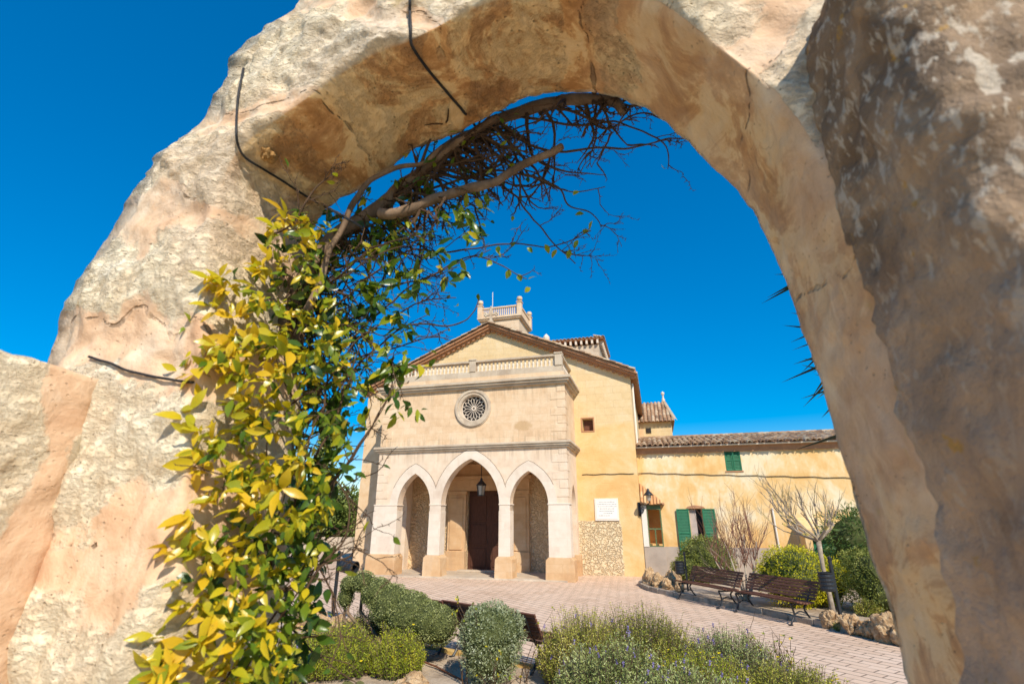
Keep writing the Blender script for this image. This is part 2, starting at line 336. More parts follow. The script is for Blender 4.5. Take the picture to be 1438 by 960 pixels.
    f = N.math('ADD', N.math('MULTIPLY', br.outputs[0], .18), N.math('ADD', N.math('MULTIPLY', N.noise(.5, 6, .6), .55), N.math('MULTIPLY', N.noise(5, 6, .7), .35)))
    c = N.ramp(f, [(.3, (.54, .37, .25)), (.55, (.69, .50, .36)), (.8, (.76, .58, .44)), (1.05, (.80, .65, .51))])
    c = N.mix(N.math('MULTIPLY', N.step(N.noise(.7, 7, .7, .5, N.mapv(loc=(9, 2, 0))), .56, .75), .35), c, (.25, .19, .15))
    c = N.mix(N.math('MULTIPLY', N.math('MULTIPLY', br.outputs['Fac'], N.step(N.noise(1.3, 5, .6), .25, .5)), .85), c, (.20, .14, .10))
    M['pave'] = N.fin(c, N.bump(N.math('ADD', N.math('MULTIPLY', br.outputs['Fac'], -1.), N.math('MULTIPLY', N.noise(30, 5), .3)), .5, .01), .85)
    N = NT('soil'); f = N.noise(1.7, 8, .7)
    M['soil'] = N.fin(N.ramp(f, [(.3, (.30, .21, .14)), (.5, (.50, .39, .28)), (.7, (.64, .53, .41))]), N.bump(N.noise(25, 7, .7), .8, .03), .95)
    N = NT('pale_bounce_gravel'); f = N.noise(2.2, 8, .7)
    M['bounce_gravel'] = N.fin(N.ramp(f, [(.3, (.60, .46, .31)), (.5, (.70, .56, .39)), (.7, (.78, .65, .48))]), N.bump(N.noise(40, 6, .7), .8, .02), .95)
    N = NT('field'); f = N.noise(.25, 8, .7)
    M['field'] = N.fin(N.ramp(f, [(.3, (.10, .12, .035)), (.5, (.26, .24, .10)), (.7, (.42, .34, .22))]), N.bump(N.noise(8, 7, .7), .7, .05), .95)
    N = NT('kerb_stone'); f = N.noise(5, 7, .7)
    M['kerb'] = N.fin(N.ramp(f, [(.3, (.20, .16, .12)), (.5, (.36, .29, .22)), (.7, (.50, .42, .33))]), N.bump(N.noise(30, 6, .7), .6, .012), .92)
    N = NT('yellow_kerb'); f = N.noise(4, 7, .7)
    M['ykerb'] = N.fin(N.ramp(f, [(.3, (.36, .25, .12)), (.5, (.58, .38, .12)), (.7, (.60, .46, .26))]), N.bump(N.noise(30, 6, .7), .6, .01), .9)
    N = NT('tufa_rock'); f = N.noise(9, 8, .72, .6)
    M['rock'] = N.fin(N.ramp(f, [(.3, (.16, .08, .04)), (.45, (.42, .26, .13)), (.6, (.60, .43, .25)), (.75, (.70, .57, .40))]), N.bump(f, 1., .05), .95)
    # plants
    N = NT('bark'); g = N.noise(14, 7, .7, .4, N.mapv(scale=(1, 1, .35)))
    M['bark'] = N.fin(N.ramp(g, [(.3, (.10, .066, .042)), (.55, (.23, .155, .10)), (.75, (.36, .26, .18))]), N.bump(g, .8, .008), .9)
    M['twig'] = plain('twig_bark', (.085, .05, .028), .8, .25, 0, .45, 20)
    N = NT('pale_bark'); g = N.noise(8, 7, .7)
    c = N.ramp(g, [(.3, (.20, .15, .11)), (.55, (.36, .29, .22)), (.75, (.52, .46, .38))])
    c = N.mix(N.math('MULTIPLY', N.math('MULTIPLY', N.step(N.noise(4, 5), .5, .62), N.attr('tint')), .85), c, (.55, .42, .06))
    M['palebark'] = N.fin(c, N.bump(g, .6, .01), .9)
    N = NT('shoot_bark'); M['shoot'] = N.fin(N.mix(N.attr('tint'), (.50, .42, .32), (.30, .15, .10)), None, .8)
    M['leaf'] = leafmat('vine_leaf', [(0., (.025, .065, .010)), (.28, (.09, .17, .016)), (.5, (.28, .33, .018)), (.72, (.62, .50, .018)), (1., (.74, .48, .025))], .38, .3, .5)
    M['box'] = leafmat('clipped_leaf', [(0., (.09, .10, .025)), (.45, (.26, .29, .085)), (1., (.50, .51, .22))], .25)
    M['greyleaf'] = leafmat('grey_leaf', [(0., (.14, .17, .06)), (.45, (.32, .36, .18)), (1., (.56, .59, .42))], .25)
    M['gold'] = leafmat('golden_leaf', [(0., (.16, .19, .01)), (.3, (.44, .45, .02)), (.6, (.72, .64, .025)), (1., (.80, .66, .03))], .35)
    M['hedge'] = leafmat('hedge_leaf', [(0., (.07, .09, .012)), (.5, (.20, .23, .04)), (1., (.42, .42, .10))], .25)
    M['olean'] = leafmat('oleander_leaf', [(0., (.035, .075, .015)), (.6, (.10, .18, .035)), (1., (.22, .30, .09))], .25, .35)
    M['herb'] = leafmat('herb_leaf', [(0., (.12, .15, .02)), (.35, (.33, .35, .05)), (.7, (.56, .52, .08)), (1., (.70, .60, .20))], .3)
    M['lav'] = leafmat('lavender_leaf', [(0., (.14, .18, .05)), (.5, (.36, .42, .13)), (1., (.58, .60, .28))], .25)
    M['bright'] = leafmat('bright_leaf', [(0., (.14, .20, .015)), (.45, (.38, .44, .03)), (1., (.66, .62, .05))], .35)
    M['pine'] = leafmat('tree_leaf', [(0., (.05, .08, .015)), (.5, (.18, .23, .05)), (1., (.34, .37, .10))], .2)
    M['purple'] = leafmat('purple_flower', [(0., (.14, .10, .30)), (1., (.34, .27, .55))], .2)
    M['petal'] = leafmat('yellow_petal', [(0., (.75, .55, .01)), (1., (.85, .70, .03))], .3)
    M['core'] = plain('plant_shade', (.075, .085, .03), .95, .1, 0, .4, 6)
    M['yucca'] = leafmat('spike_leaf', [(0., (.012, .028, .016)), (1., (.05, .09, .045))], .1, .45)
mats()

# ------------------------------------------------------------------ setting: ground, paving, kerbs
def sheet(name, poly, z, mat, sub=None):
    mb = MB(); mb.add([(p[0], p[1], z) for p in poly], [tuple(range(len(poly)))]); return tag(mb.build(name, mat), kind='structure')
sheet('ground', [(-900, -300), (900, -300), (900, 1500), (-900, 1500)], -.01, M['field'])
def cpoly(pts, z): return [tuple(cw(e, n, z))[:2] for e, n in pts]
pv = MB(); pts = [cw(e, n, .0) for e, n in [(-16, 30), (-16, -4), (2, -8.6), (5.6, -9.75), (8.25, -10.78), (9.9, -11.3), (13.2, -12.4), (22, -17), (24, -15), (16.2, -7.8), (14.87, -6.3), (13.3, -4.2), (11.6, -2.1), (11.1, -.3), (11.4, .6), (11.4, 2.85), (11.1, 3.0), (11.1, 30)]]
pv.add([(p.x, p.y, .004) for p in pts], [tuple(range(len(pts)))]); pav = tag(pv.build('pavement', M['pave']), kind='structure')
bd = MB(); bp = [cw(e, n) for e, n in [(16.2, -7.8), (14.87, -6.3), (13.3, -4.2), (11.6, -2.1), (11.1, -.3), (11.4, .6), (11.4, 2.85), (30, 2.85), (30, -14)]]
bd.prism([(p.x, p.y) for p in bp], -.02, .07, 'z'); tag(bd.build('flower_bed', M['soil']), kind='structure')
sb = MB(); gpts = [cw(e, n) for e, n in [(-16, -4.2), (2, -8.8), (5.6, -9.95), (8.25, -10.98), (9.9, -11.5), (13.2, -12.6), (22, -17.2), (22, -26), (-16, -26)]]
def bump_sheet():
    xs = 120; ys = 70; vs = []; fs = []
    for j in range(ys+1):
        for i in range(xs+1):
            e = -4+20*i/xs; n0 = -8.75-(e-2)*.305 if e < 13 else -12.4-(e-13)*.5
            n = n0-.16-(12)*(j/ys)**1.3
            p = cw(e, n); z = .012+.05*fbm((p.x, p.y, 0), .9)+.02*fbm((p.x, p.y, 3), 5)
            vs.append((p.x, p.y, z if j else .004))
    for j in range(ys):
        for i in range(xs): a = j*(xs+1)+i; fs.append((a, a+1, a+xs+2, a+xs+1))
    m = MB(); m.add(vs, fs); tag(m.build('garden_soil', M['soil'], smooth=True), kind='structure')
bump_sheet()
pt = [(-9, -13.5), (9, -10), (9, 1.2), (3, 2.2), (-4, 2.2), (-9, 1)]
sheet('path', [(x, y) for x, y in pt], .05, M['bounce_gravel'])  # unseen pale gravel added to bounce warm light up under the arch
def kerb(name, path, wd, ht, mat, L=.55):
    mb = MB(); pts = smooth_path([(e, n, 0) for e, n in path], 60); tot = 0; segs = []
    for a, b in zip(pts, pts[1:]): tot += (b-a).length
    k = int(tot/L); rs = smooth_path(pts, k)
    for a, b in zip(rs, rs[1:]):
        A, B = cw(a.x, a.y), cw(b.x, b.y); d = (B-A).normalized(); q = Vector((-d.y, d.x, 0)); A = A+d*.006; B = B-d*.006
        h = ht+rnd.uniform(-.012, .012); o = rnd.uniform(-.008, .008)
        c = [A-q*(wd/2+o), B-q*(wd/2-o), B+q*wd/2, A+q*wd/2]
        mb.add([(p.x, p.y, -.02) for p in c]+[(p.x, p.y, h) for p in c], [(3, 2, 1, 0), (4, 5, 6, 7), (0, 1, 5, 4), (1, 2, 6, 5), (2, 3, 7, 6), (3, 0, 4, 7)])
    tag(mb.build(name, mat, bevel=.012), kind='structure')
kerb('kerb', [(11.45, .9), (11.02, .1), (11.1, -.9), (11.55, -2.1), (13.3, -4.3), (14.87, -6.4), (15.96, -7.89), (18.4, -10.6)], .14, .13, M['kerb'])
kerb('garden_kerb', [(-4, -6.9), (2, -8.75), (5.6, -9.85), (8.25, -10.88), (9.9, -11.4), (13.2, -12.5)], .12, .06, M['ykerb'], .9)

# ------------------------------------------------------------------ church
CH = thing('church', 'sunlit stone church with gabled front, arched porch and round window', 'church', (CO[0], CO[1], 0), -ANG)
NF, EL, ER, EC, ZE, ZP = 2.5, -2.25, 11.12, 4.45, 8.45, 11.35      # nave front plane, edges, eaves, peak
def parch(cx, wd, spring, rise, grow=0., k=14):
    wd += grow; rise += grow*1.15; r = (wd*wd+rise*rise)/(2*wd); out = []
    a1 = math.asin(min(1, rise/r))
    for i in range(k+1): t = a1*i/k; out.append((cx+wd-r+r*math.cos(t), spring+r*math.sin(t)))
    for i in range(k-1, -1, -1): t = a1*i/k; out.append((cx-wd+r-r*math.cos(t), spring+r*math.sin(t)))
    return out
def opening(cx, wd, spring, rise, z0): return [(cx+wd, z0)]+parch(cx, wd, spring, rise)+[(cx-wd, z0)]
m = MB(); m.prism([(EL, 0), (ER, 0), (ER, ZE), (EC, ZP), (EL, ZE)], NF, 24); nave = m.build('wall', M['nave'], CH)
c1 = MB(); c1.box(8.86, 9.34, NF-.2, NF+.32, 5.93, 6.48)
c2 = MB(); c2.box(3.42, 5.48, NF-.2, NF+.35, -.5, 3.42)
cut(nave, [c1, c2])
wm = MB(); wm.box(8.8, 8.858, NF-.02, NF+.1, 5.87, 6.54); wm.box(9.342, 9.4, NF-.02, NF+.1, 5.87, 6.54); wm.box(8.858, 9.342, NF-.02, NF+.1, 5.87, 5.928); wm.box(8.858, 9.342, NF-.02, NF+.1, 6.482, 6.54)
wf = wm.build('window', M['clay'], CH, bevel=.006); m = MB(); m.box(8.9, 9.3, NF+.26, NF+.3, 5.97, 6.44); m.build('shutter', M['slat'], wf)
# porch block, hollowed and pierced
m = MB(); m.box(.16, 8.5, 0, NF-.004, 0, 8.1); porch = m.build('porch_wall', M['porch'], CH)
ARC = [(1.95, .75, 2.75, 1.27), (4.45, 1.26, 2.75, 1.82), (6.93, .78, 2.75, 1.27)]
cs = []
k = MB(); k.box(.62, 8.04, .46, NF+.5, -.5, 4.78); cs.append(k)
for a in ARC: k = MB(); k.prism(opening(*a, -.5), -.3, .8); cs.append(k)
k = MB(); k.prism(opening(1.42, .62, 2.5, 1.05, -.5), -.3, 9.5, 'x'); cs.append(k)
k = MB(); k.prism([(4.48+.6*math.cos(t*math.pi/24), 6.72+.6*math.sin(t*math.pi/24)) for t in range(48)], -.3, .3); cs.append(k)
cut(porch, cs)
for a in ARC:
    inn = parch(*a, -.0); out = parch(*a, .36); n_ = len(inn); m = MB()
    inn = [(a[0]+a[1], 2.75)]+inn+[(a[0]-a[1], 2.75)]; 
    vs = []; fs = []
    inn = inn[1:-1]
    for (p, q) in zip(inn, out): yo = -.034 if abs(a[0]-4.45) < .1 else -.026; vs += [(p[0], yo, p[1]), (q[0], yo, q[1]), (q[0], .03+yo*.3, q[1]), (p[0], .03+yo*.3, p[1])]
    for i in range(n_-1):
        for q in range(4): fs.append((i*4+q, i*4+4+q, i*4+4+(q+1) % 4, i*4+(q+1) % 4))
    fs += [(0, 1, 2, 3), (n_*4-1, n_*4-2, n_*4-3, n_*4-4)]
    m.add(vs, fs); av = m.build('archivolt', M['pale'], CH)
    m = MB(); jp = [(q[0], yo+.004, q[1]+rnd.uniform(-.012, .012)) for q in parch(*a, .365, 9) if q[1] > 3.35 or abs(a[0]-4.45) > 9]
    m.tube(jp, .011, 4); m.build('joint', M['joint'], av)
for x0, x1 in [(.12, 1.2), (2.7, 3.19), (5.71, 6.15), (7.71, 8.54)]:
    m = MB(); f = 1.
    m.box(x0-.015, x1+.015, -.04, .5, .82, 2.5); m.box(x0+.0, x1-.0, -.032, .49, 2.5, 2.72); m.box(x0-.03, x1+.03, -.05, .51, 2.72, 2.765)
    pr = m.build('pier', M['pale'], CH, bevel=.008)
    m = MB(); m.prism([(x0-.14, 0), (x1+.14, 0), (x1+.12, .72), (x1+.03, .82), (x0-.03, .82), (x0-.12, .72)], -.16, .56); m.build('plinth', M['orange'], pr, bevel=.012)
for (x0, x1) in [(8.3, 8.53)]:
    m = MB(); m.box(8.36, 8.6, 2.02, NF-.01, 0, .8); m.build('plinth', M['orange'], CH, bevel=.012)
def cornice(z, d, h, name, base=0):
    m = MB()
    for i, (o, a, b) in enumerate([(d*.45, 0, .3), (d*.75, .3, .62), (d, .62, 1.)]):
        m.box(.16-o, 8.5+o, -o, NF-.006, z+h*a+.001*i, z+h*b)
    return m.build(name, M['grey'], CH, bevel=.01)
cornice(4.93, .22, .24, 'cornice'); cornice(7.55, .3, .3, 'cornice')
m = MB(); m.box(.28, 8.42, .02, .34, 8.1, 8.36); m.box(.28, .6, .34, NF-.01, 8.1, 8.36); m.box(8.1, 8.42, .34, NF-.01, 8.1, 8.36); m.box(.3, 8.4, .04, NF-.01, 7.85, 8.098)
m.build('parapet', M['grey'], CH)
BAL = MB(); BAL.box(.25, 8.45, -.01, .3, 8.78, 8.87); BAL.box(8.14, 8.45, .3, NF-.02, 8.78, 8.87); BAL.box(.25, .56, .3, NF-.02, 8.78, 8.87)
bal = BAL.build('balustrade', M['grey'], CH, bevel=.012)
prof = [(.055, 0), (.06, .04), (.035, .08), (.062, .17), (.058, .22), (.032, .32), (.055, .38), (.055, .42)]
bme = None
def baluster(x, y):
    global bme
    if bme is None:
        mm = MB(); mm.lathe(prof, k=8); o = mm.build('baluster', M['pale'], bal, smooth=True); bme = o
    else:
        o = bme.copy(); scene.collection.objects.link(o); o.parent = bal
    o.location = (x, y, 8.36)
for i in range(1, 45):
    x = .28+8.14*i/45
    if abs(x-4.4) > .16: baluster(x, .15)
for i in range(1, 12): baluster(8.29, .2+2.2*i/12)
for x, y in [(.42, .15), (4.4, .15), (8.28, .15)]:
    m = MB(); m.box(x-.15, x+.15, y-.17, y+.17, 8.36, 8.86); m.box(x-.18, x+.18, y-.2, y+.2, 8.873, 8.94); m.build('balustrade_post', M['grey'], bal, bevel=.012)
# quoins of the upper and lower porch
for side in (0, 1):
    for j in range(15):
        z0 = 5.22+.33*j if j < 7 else 3.0+.33*(j-7)
        if (j < 7 and z0 > 7.4) or (j >= 7 and z0 > 4.7): continue
        wq = .62 if j % 2 else .34
        m = MB()
        if side: m.box(8.515-wq, 8.515, -.016, .3 if j % 2 else .6, z0+.006, z0+.318)
        else: m.box(.145, .145+wq*.9, -.016, .3 if j % 2 else .6, z0+.006, z0+.318)
        m.build('quoin', M['porch'], CH, bevel=.008)
# rose window
m = MB(); m.ring((4.48, 6.72), .585, .84, -.045, .06); m.ring((4.48, 6.72), .70, .80, -.085, -.043); m.ring((4.48, 6.72), .56, .6, -.02, .14)
rose = m.build('rose_window', M['grey'], CH, bevel=.006)
m = MB()
m.ring((4.48, 6.72), .05, .10, .08, .15, 20); m.ring((4.48, 6.72), .53, .585, .08, .15, 48)
for i in range(16):
    t = 2*math.pi*i/16; c_, s_ = math.cos(t), math.sin(t)
    m.tube([(4.48+.09*c_, .115, 6.72+.09*s_), (4.48+.38*c_, .115, 6.72+.38*s_)], .014, 4)
    for sg in (-1, 1):
        t2 = t+sg*math.pi/16; pth = []
        for q in range(5):
            u = q/4; a = t+sg*math.pi/16*(math.sin(u*math.pi/2)); r_ = .36+.17*u
            pth.append((4.48+r_*math.cos(a), .115, 6.72+r_*math.sin(a)))
        m.tube(pth, .013, 4)
m.build('tracery', M['pale'], rose)
m = MB(); m.prism([(4.48+.575*math.cos(t*math.pi/24), 6.72+.575*math.sin(t*math.pi/24)) for t in range(48)], .2, .22); m.build('pane', M['dark'], rose)
# door with stone surround inside the porch
m = MB()
for x0, x1 in [(2.55, 3.4), (5.5, 6.35)]:
    m.box(x0, x1, NF-.16, NF-.004, 0, 3.25); m.box(x0+.12, x1-.12, NF-.2, NF-.162, .9, 3.1); m.box(x0-.05, x1+.05, NF-.24, NF-.004, 3.253, 3.4)
    m.box(x0-.03, x1+.03, NF-.26, NF-.004, 0, .85)
m.box(2.5, 6.4, NF-.2, NF-.004, 3.404, 3.9); m.box(2.4, 6.5, NF-.3, NF-.004, 3.903, 4.05); m.box(2.55, 6.35, NF-.14, NF-.004, 4.053, 4.6)
dsur = m.build('door_surround', M['orange'], CH, bevel=.012)
m = MB(); m.box(3.44, 5.46, NF+.2, NF+.28, 0, 3.4)
for cx in (3.93, 4.95):
    for z0, z1 in [(.2, .95), (1.1, 1.95), (2.1, 3.2)]: m.box(cx-.36, cx+.36, NF+.17, NF+.198, z0, z1)
door = m.build('door', M['door'], CH, bevel=.01)
m = MB(); m.tube([(4.36, NF+.15, 1.15), (4.36, NF+.12, 1.2), (4.36, NF+.12, 1.3), (4.36, NF+.15, 1.35)], .012, 6); m.build('handle', M['iron'], door)
m = MB(); m.box(.25, 8.4, -.22, NF-.02, -.02, .06); m.box(3.3, 5.6, NF-.75, NF-.3, .063, .13); m.build('porch_floor', M['grey'], CH, bevel=.01)
# gable: overhanging roof, scalloped verge board, rake tiles
sl_ = (ZP-ZE)/(ER-EC)
def zr(e): return ZP-abs(e-EC)*sl_
OV = .4
m = MB()
for sg in (-1, 1):
    xe = EC+sg*(ER-EC+.3)
    p = [(EC, zr(EC)+.02), (xe, zr(xe)+.02), (xe, zr(xe)+.15), (EC, zr(EC)+.15)]
    m.prism(p, NF-OV, 24.3)
m.build('roof', M['clay'], CH)
m = MB()
for sg in (-1, 1):
    L = ER-EC+.25; nn = 26
    for i in range(nn):
        a, b = EC+sg*L*i/nn, EC+sg*L*(i+1)/nn; mid = (a+b)/2
        m.prism([(a, zr(a)+.018), (b, zr(b)+.018), (b, zr(b)-.12), (b*.75+a*.25, zr(mid)-.22), (b*.25+a*.75, zr(mid)-.22), (a, zr(a)-.12)], NF-.16 - .002*(i % 2), NF-.004)
    a, b = EC, EC+sg*L
    m.prism([(a, zr(a)+.016), (b, zr(b)+.016), (b, zr(b)-.09), (a, zr(a)-.09)], NF-.3, NF-.166)
m.build('verge', M['clay'], CH)
def half_tile(mb, p, d, side, up, L, w_, h_, tint):
    p, d, side, up = Vector(p), Vector(d).normalized(), Vector(side).normalized(), Vector(up).normalized(); vs = []
    for q, sc in ((0, .86), (1, 1.)):
        for i in range(7):
            t = math.pi*i/6; vs.append(p+d*L*q+side*math.cos(t)*w_*sc*.5+up*math.sin(t)*h_*sc)
    for q, sc in ((0, .72), (1, .86)):
        for i in range(7):
            t = math.pi*i/6; vs.append(p+d*L*q+side*math.cos(t)*w_*sc*.5+up*math.sin(t)*h_*sc*.8)
    fs = [(i, i+1, i+8, i+7) for i in range(6)]+[(14+i+7, 14+i+8, 14+i+1, 14+i) for i in range(6)]+[(7+i, 8+i, 22+i, 21+i) for i in range(6)]
    mb.add(vs, fs, tint)
def tile_field(mb, o, u, v, nu, nv, tw, tl, up, jit=.02):
    o, u, v, up = Vector(o), Vector(u).normalized(), Vector(v).normalized(), Vector(up).normalized()
    for i in range(nu):
        for j in range(nv):
            p = o+u*(tw*(i+.5)+rnd.uniform(-jit, jit))+v*(tl*j)+up*(.012*rnd.random()-.02*0)+v*rnd.uniform(-jit, jit)
            half_tile(mb, p, v+u*rnd.uniform(-.05, .05)-up*.0, u, up, tl*1.18, tw*.86, tw*.42, rnd.random())
m = MB()
for sg in (-1, 1):
    d = Vector((sg, 0, -sl_)).normalized(); L = (ER-EC+.34)/d.x*sg; nt = int(L/.3)
    for row in range(3):
        for i in range(nt):
            p = Vector((EC, NF-OV+.02+.24*row, ZP+.15))+d*(i*.3)+Vector((0, rnd.uniform(-.015, .015), rnd.uniform(0, .02)))
            half_tile(m, p, d+Vector((0, rnd.uniform(-.04, .04), .05)), (0, 1, 0), (0, 0, 1), .37, .25, .11, rnd.random())
m.build('verge_tiles', M['tile'], CH)
# cross on the peak
m = MB(); zc = ZP+.2
m.box(EC-.2, EC+.2, NF-.3, NF+.1, zc, zc+.22); m.box(EC-.085, EC+.085, NF-.18, NF-.02, zc+.22, zc+1.3); m.box(EC-.42, EC+.42, NF-.175, NF-.025, zc+.72, zc+.9)
for dx, dz in [(-.42, .81), (.42, .81), (0, 1.3)]:
    for q in range(3):
        a = [(-.1, -.02), (.0, .1), (.1, -.02)][q] if dz > 1 else [(0, .11), (math.copysign(.1, dx), 0), (0, -.11)][q]
        m.lathe([(.02, -.1), (.085, -.05), (.085, .05), (.02, .1)], (EC+dx+a[0], NF-.1, zc+dz+a[1]), 8)
cr = m.build('cross', M['grey'], CH, bevel=.008); cr.scale = (.66, .66, .66); cr.location = (EC*.34, (NF-.1)*.34, zc*.34)
# right-hand downpipe and eaves of the nave
m = MB(); m.tube([(ER+.06, NF+.9, 8.2), (ER+.06, NF+.9, 5.2)], .05, 8); m.build('downpipe', M['white_paint'], CH)
m = MB()
for i in range(40): half_tile(m, (ER-.2, NF+.2+.26*i, zr(ER-.2)+.16), (1, 0, -sl_), (0, 1, 0), (0, 0, 1), .6, .23, .1, rnd.random())
m.build('eave_tiles', M['tile'], CH)

# ------------------------------------------------------------------ bell tower, lantern tower, turret
def church_thing(name, label, cat, e=0, n=0, group=None): 
    p = cw(e, n); return thing(name, label, cat, (p.x, p.y, 0), -ANG, group)
BTZ = .5
BT = church_thing('bell_tower', 'square stone bell tower with balustrade rising behind the gable cross', 'tower', 1.95, 13.6)
m = MB(); m.box(-1.45, 1.45, -1.45, 1.45, -.6, 15.35); wl = m.build('wall', M['tower'], BT)
k = MB(); k.prism([(.45+.2*math.cos(t*math.pi/12), 14.62+.2*math.sin(t*math.pi/12)) for t in range(24)], -1.7, -1.0); cut(wl, [k])
m = MB(); m.box(-1.52, 1.52, -1.52, 1.52, 13.9, 14.06); m.box(-1.6, 1.6, -1.6, 1.6, 15.354, 15.46); m.box(-1.68, 1.68, -1.68, 1.68, 15.463, 15.62); m.build('cornice', M['tower'], BT, bevel=.015)
m = MB()
for a in (-1.5, 1.5):
    m.box(-1.35, 1.35, a-.09, a+.09, 16.25, 16.36); m.box(a-.09, a+.09, -1.35, 1.35, 16.25, 16.36)
rail = m.build('balustrade', M['tower'], BT)
tb = None
for a in (-1.5, 1.5):
    for i in range(18):
        for ax in (0, 1):
            if tb is None: mm = MB(); mm.box(-.038, .038, -.038, .038, 15.62, 16.25); tb = o = mm.build('baluster', M['tower'], rail)
            else: o = tb.copy(); scene.collection.objects.link(o); o.parent = rail
            q = -1.28+2.56*i/17; o.location = (q, a, 0) if ax else (a, q, 0)
for a in (-1.5, 1.5):
    for b in (-1.5, 1.5):
        m = MB(); m.box(a-.17, a+.17, b-.17, b+.17, 15.62, 16.5); m.box(a-.21, a+.21, b-.21, b+.21, 16.5, 16.58)
        m.lathe([(.06, 16.58), (.09, 16.64), (.19, 16.74), (.21, 16.85), (.17, 16.97), (.05, 17.03)], (a, b, 0), 12); m.build('corner_post', M['tower'], BT, bevel=.01)
m = MB(); m.tube([(-.95, -.3, 15.6), (-.95, -.3, 18.2)], .025, 6); m.build('mast', M['white_paint'], BT)
for ch in BT.children: ch.location.z += BTZ
LT = church_thing('lantern_tower', 'low square tower with bracketed tiled eaves behind the right gable slope', 'tower', 7.4, 12)
m = None
m = MB(); m.box(-1.76, 1.76, -2, 1.76, -.6, 12.2); wl = m.build('wall', M['grey'], LT)
k = MB(); k.prism([(.3+.17*math.cos(t*math.pi/12), 11.7+.2*math.sin(t*math.pi/12)) for t in range(24)], -2.2, -1.6); cut(wl, [k])
m = MB(); m.box(-2.1, 2.1, -2.3, 2.1, 12.5, 12.6); m.add([(-2.1, -2.3, 12.602), (2.1, -2.3, 12.602), (2.1, 2.1, 12.602), (-2.1, 2.1, 12.602), (0, 0, 13.35)], [(0, 1, 4), (1, 2, 4), (2, 3, 4), (3, 0, 4), (3, 2, 1, 0)]); m.build('roof', M['clay'], LT)
m = MB(); m.box(-.06, .06, -.13, .13, 12.22, 12.5); bk = m.build('bracket', M['pale'], LT); bk.location = (-1.7, -2.12, 0)
for i in range(1, 22):
    q = -1.7+3.4*(i % 11)/10; o = bk.copy(); scene.collection.objects.link(o); o.parent = LT
    o.location = (q, -2.12, 0) if i < 11 else (1.9, q, 0); o.rotation_euler = (0, 0, 0 if i < 11 else R(90))
m = MB()
for i in range(18):
    q = -2.05+4.1*i/17
    half_tile(m, (q, -1.6, 12.76), (0, -1, -.28), (1, 0, 0), (0, 0, 1), .8, .22, .1, rnd.random()); half_tile(m, (1.45, q, 12.78), (1, 0, -.28), (0, 1, 0), (0, 0, 1), .72, .22, .1, rnd.random())
m.build('eave_tiles', M['tile'], LT)
m = MB(); m.lathe([(.12, 12.6), (.2, 12.75), (.22, 12.95), (.12, 13.1), (.03, 13.2)], (-1.6, -2.05, 0), 10); m.build('finial', M['pale'], LT)
for ch in LT.children:
    ch.location.z += .38
LT.children[0].scale.z = 1.
TU = church_thing('chapel', 'small chapel with steep tiled roof and finial beyond the right nave eaves', 'chapel', 11.1, 14)
m = MB(); m.box(-2, 2.0, -1.95, 2.2, 0, 7.85); m.build('wall', M['nave'], TU)
m = MB(); m.add([(-2.2, -2.2, 7.85), (2.2, -2.2, 7.85), (2.2, 2.4, 7.85), (-2.2, 2.4, 7.85), (-2.2, .1, 9.5), (1.72, .1, 9.5)], [(0, 1, 5, 4), (1, 2, 5), (2, 3, 4, 5), (3, 0, 4), (3, 2, 1, 0)]); m.build('roof', M['clay'], TU)
m = MB(); vd = Vector((0, -2.3, -1.65)).normalized()
for i in range(19):
    x = -2.1+4.2*i/18; st_ = max(0, (x-1.72)/.48)
    for j in range(7):
        if j/7 < st_-.06: continue
        p = Vector((x, .1, 9.52))+vd*(.41*j)
        half_tile(m, p+Vector((rnd.uniform(-.01, .01), 0, 0)), vd, (1, 0, 0), (0, -.58, .81), .47, .2, .085, rnd.random()*.9)
for j in range(7): 
    a = Vector((1.74, .1, 9.55)); b = Vector((2.22, -2.22, 7.9)); d_ = (b-a); half_tile(m, a+d_*j/7, d_, (1, .2, 0), (0, 0, 1), d_.length/6.2, .24, .12, .6+.4*rnd.random())
m.build('roof_tiles', M['tile'], TU)
m = MB(); m.lathe([(.1, 9.5), (.1, 9.75), (.05, 9.8), (.05, 10.0), (.1, 10.05), (.11, 10.15), (.02, 10.25)], (1.72, .1, 0), 8); m.build('finial', M['pale'], TU)
m = MB(); m.box(.45, .75, -2.0, -1.93, 7.2, 7.5); m.build('vent', M['dark'], TU)

# ------------------------------------------------------------------ wing
WN = 2.9
WG = church_thing('side_wing', 'long low ochre wing with green shutters and tiled roof right of the church', 'building')
m = MB(); m.box(11.125, 27, WN, 9, 0, 5.2); wing = m.build('wall', M['ochre'], WG)
k1 = MB(); k1.box(14.72, 15.34, WN-.2, WN+.2, 4.08, 4.92); k2 = MB(); k2.box(13.06, 13.55, WN-.2, WN+.3, .72, 2.58); k3 = MB(); k3.box(11.36, 11.92, WN-.2, WN+.75, 1.22, 2.78); cut(wing, [k1, k2, k3])
m = MB(); m.box(11.12, 27, WN-.035, WN-.002, 0, 1.12); m.build('dado', M['dado'], WG)
m = MB(); m.box(11.12, 27, WN-.07, WN-.003, 4.86, 5.1); m.build('cornice', M['clay'], WG)
m = MB(); m.box(11.12, 27, WN-.28, WN-.005, 5.105, 5.15); m.build('eave_board', M['white_paint'], WG)
m = MB(); m.add([(11.13, WN-.3, 5.16), (27, WN-.3, 5.16), (27, WN+4.2, 6.1), (11.13, WN+4.2, 6.1), (11.13, 9.2, 5.2), (27, 9.2, 5.2)], [(0, 1, 2, 3), (3, 2, 5, 4), (0, 3, 4), (1, 5, 2)]); m.build('roof', M['clay'], WG)
m = MB(); vd = Vector((0, -4.5, -.94)).normalized(); up = Vector((0, -.2, .98))
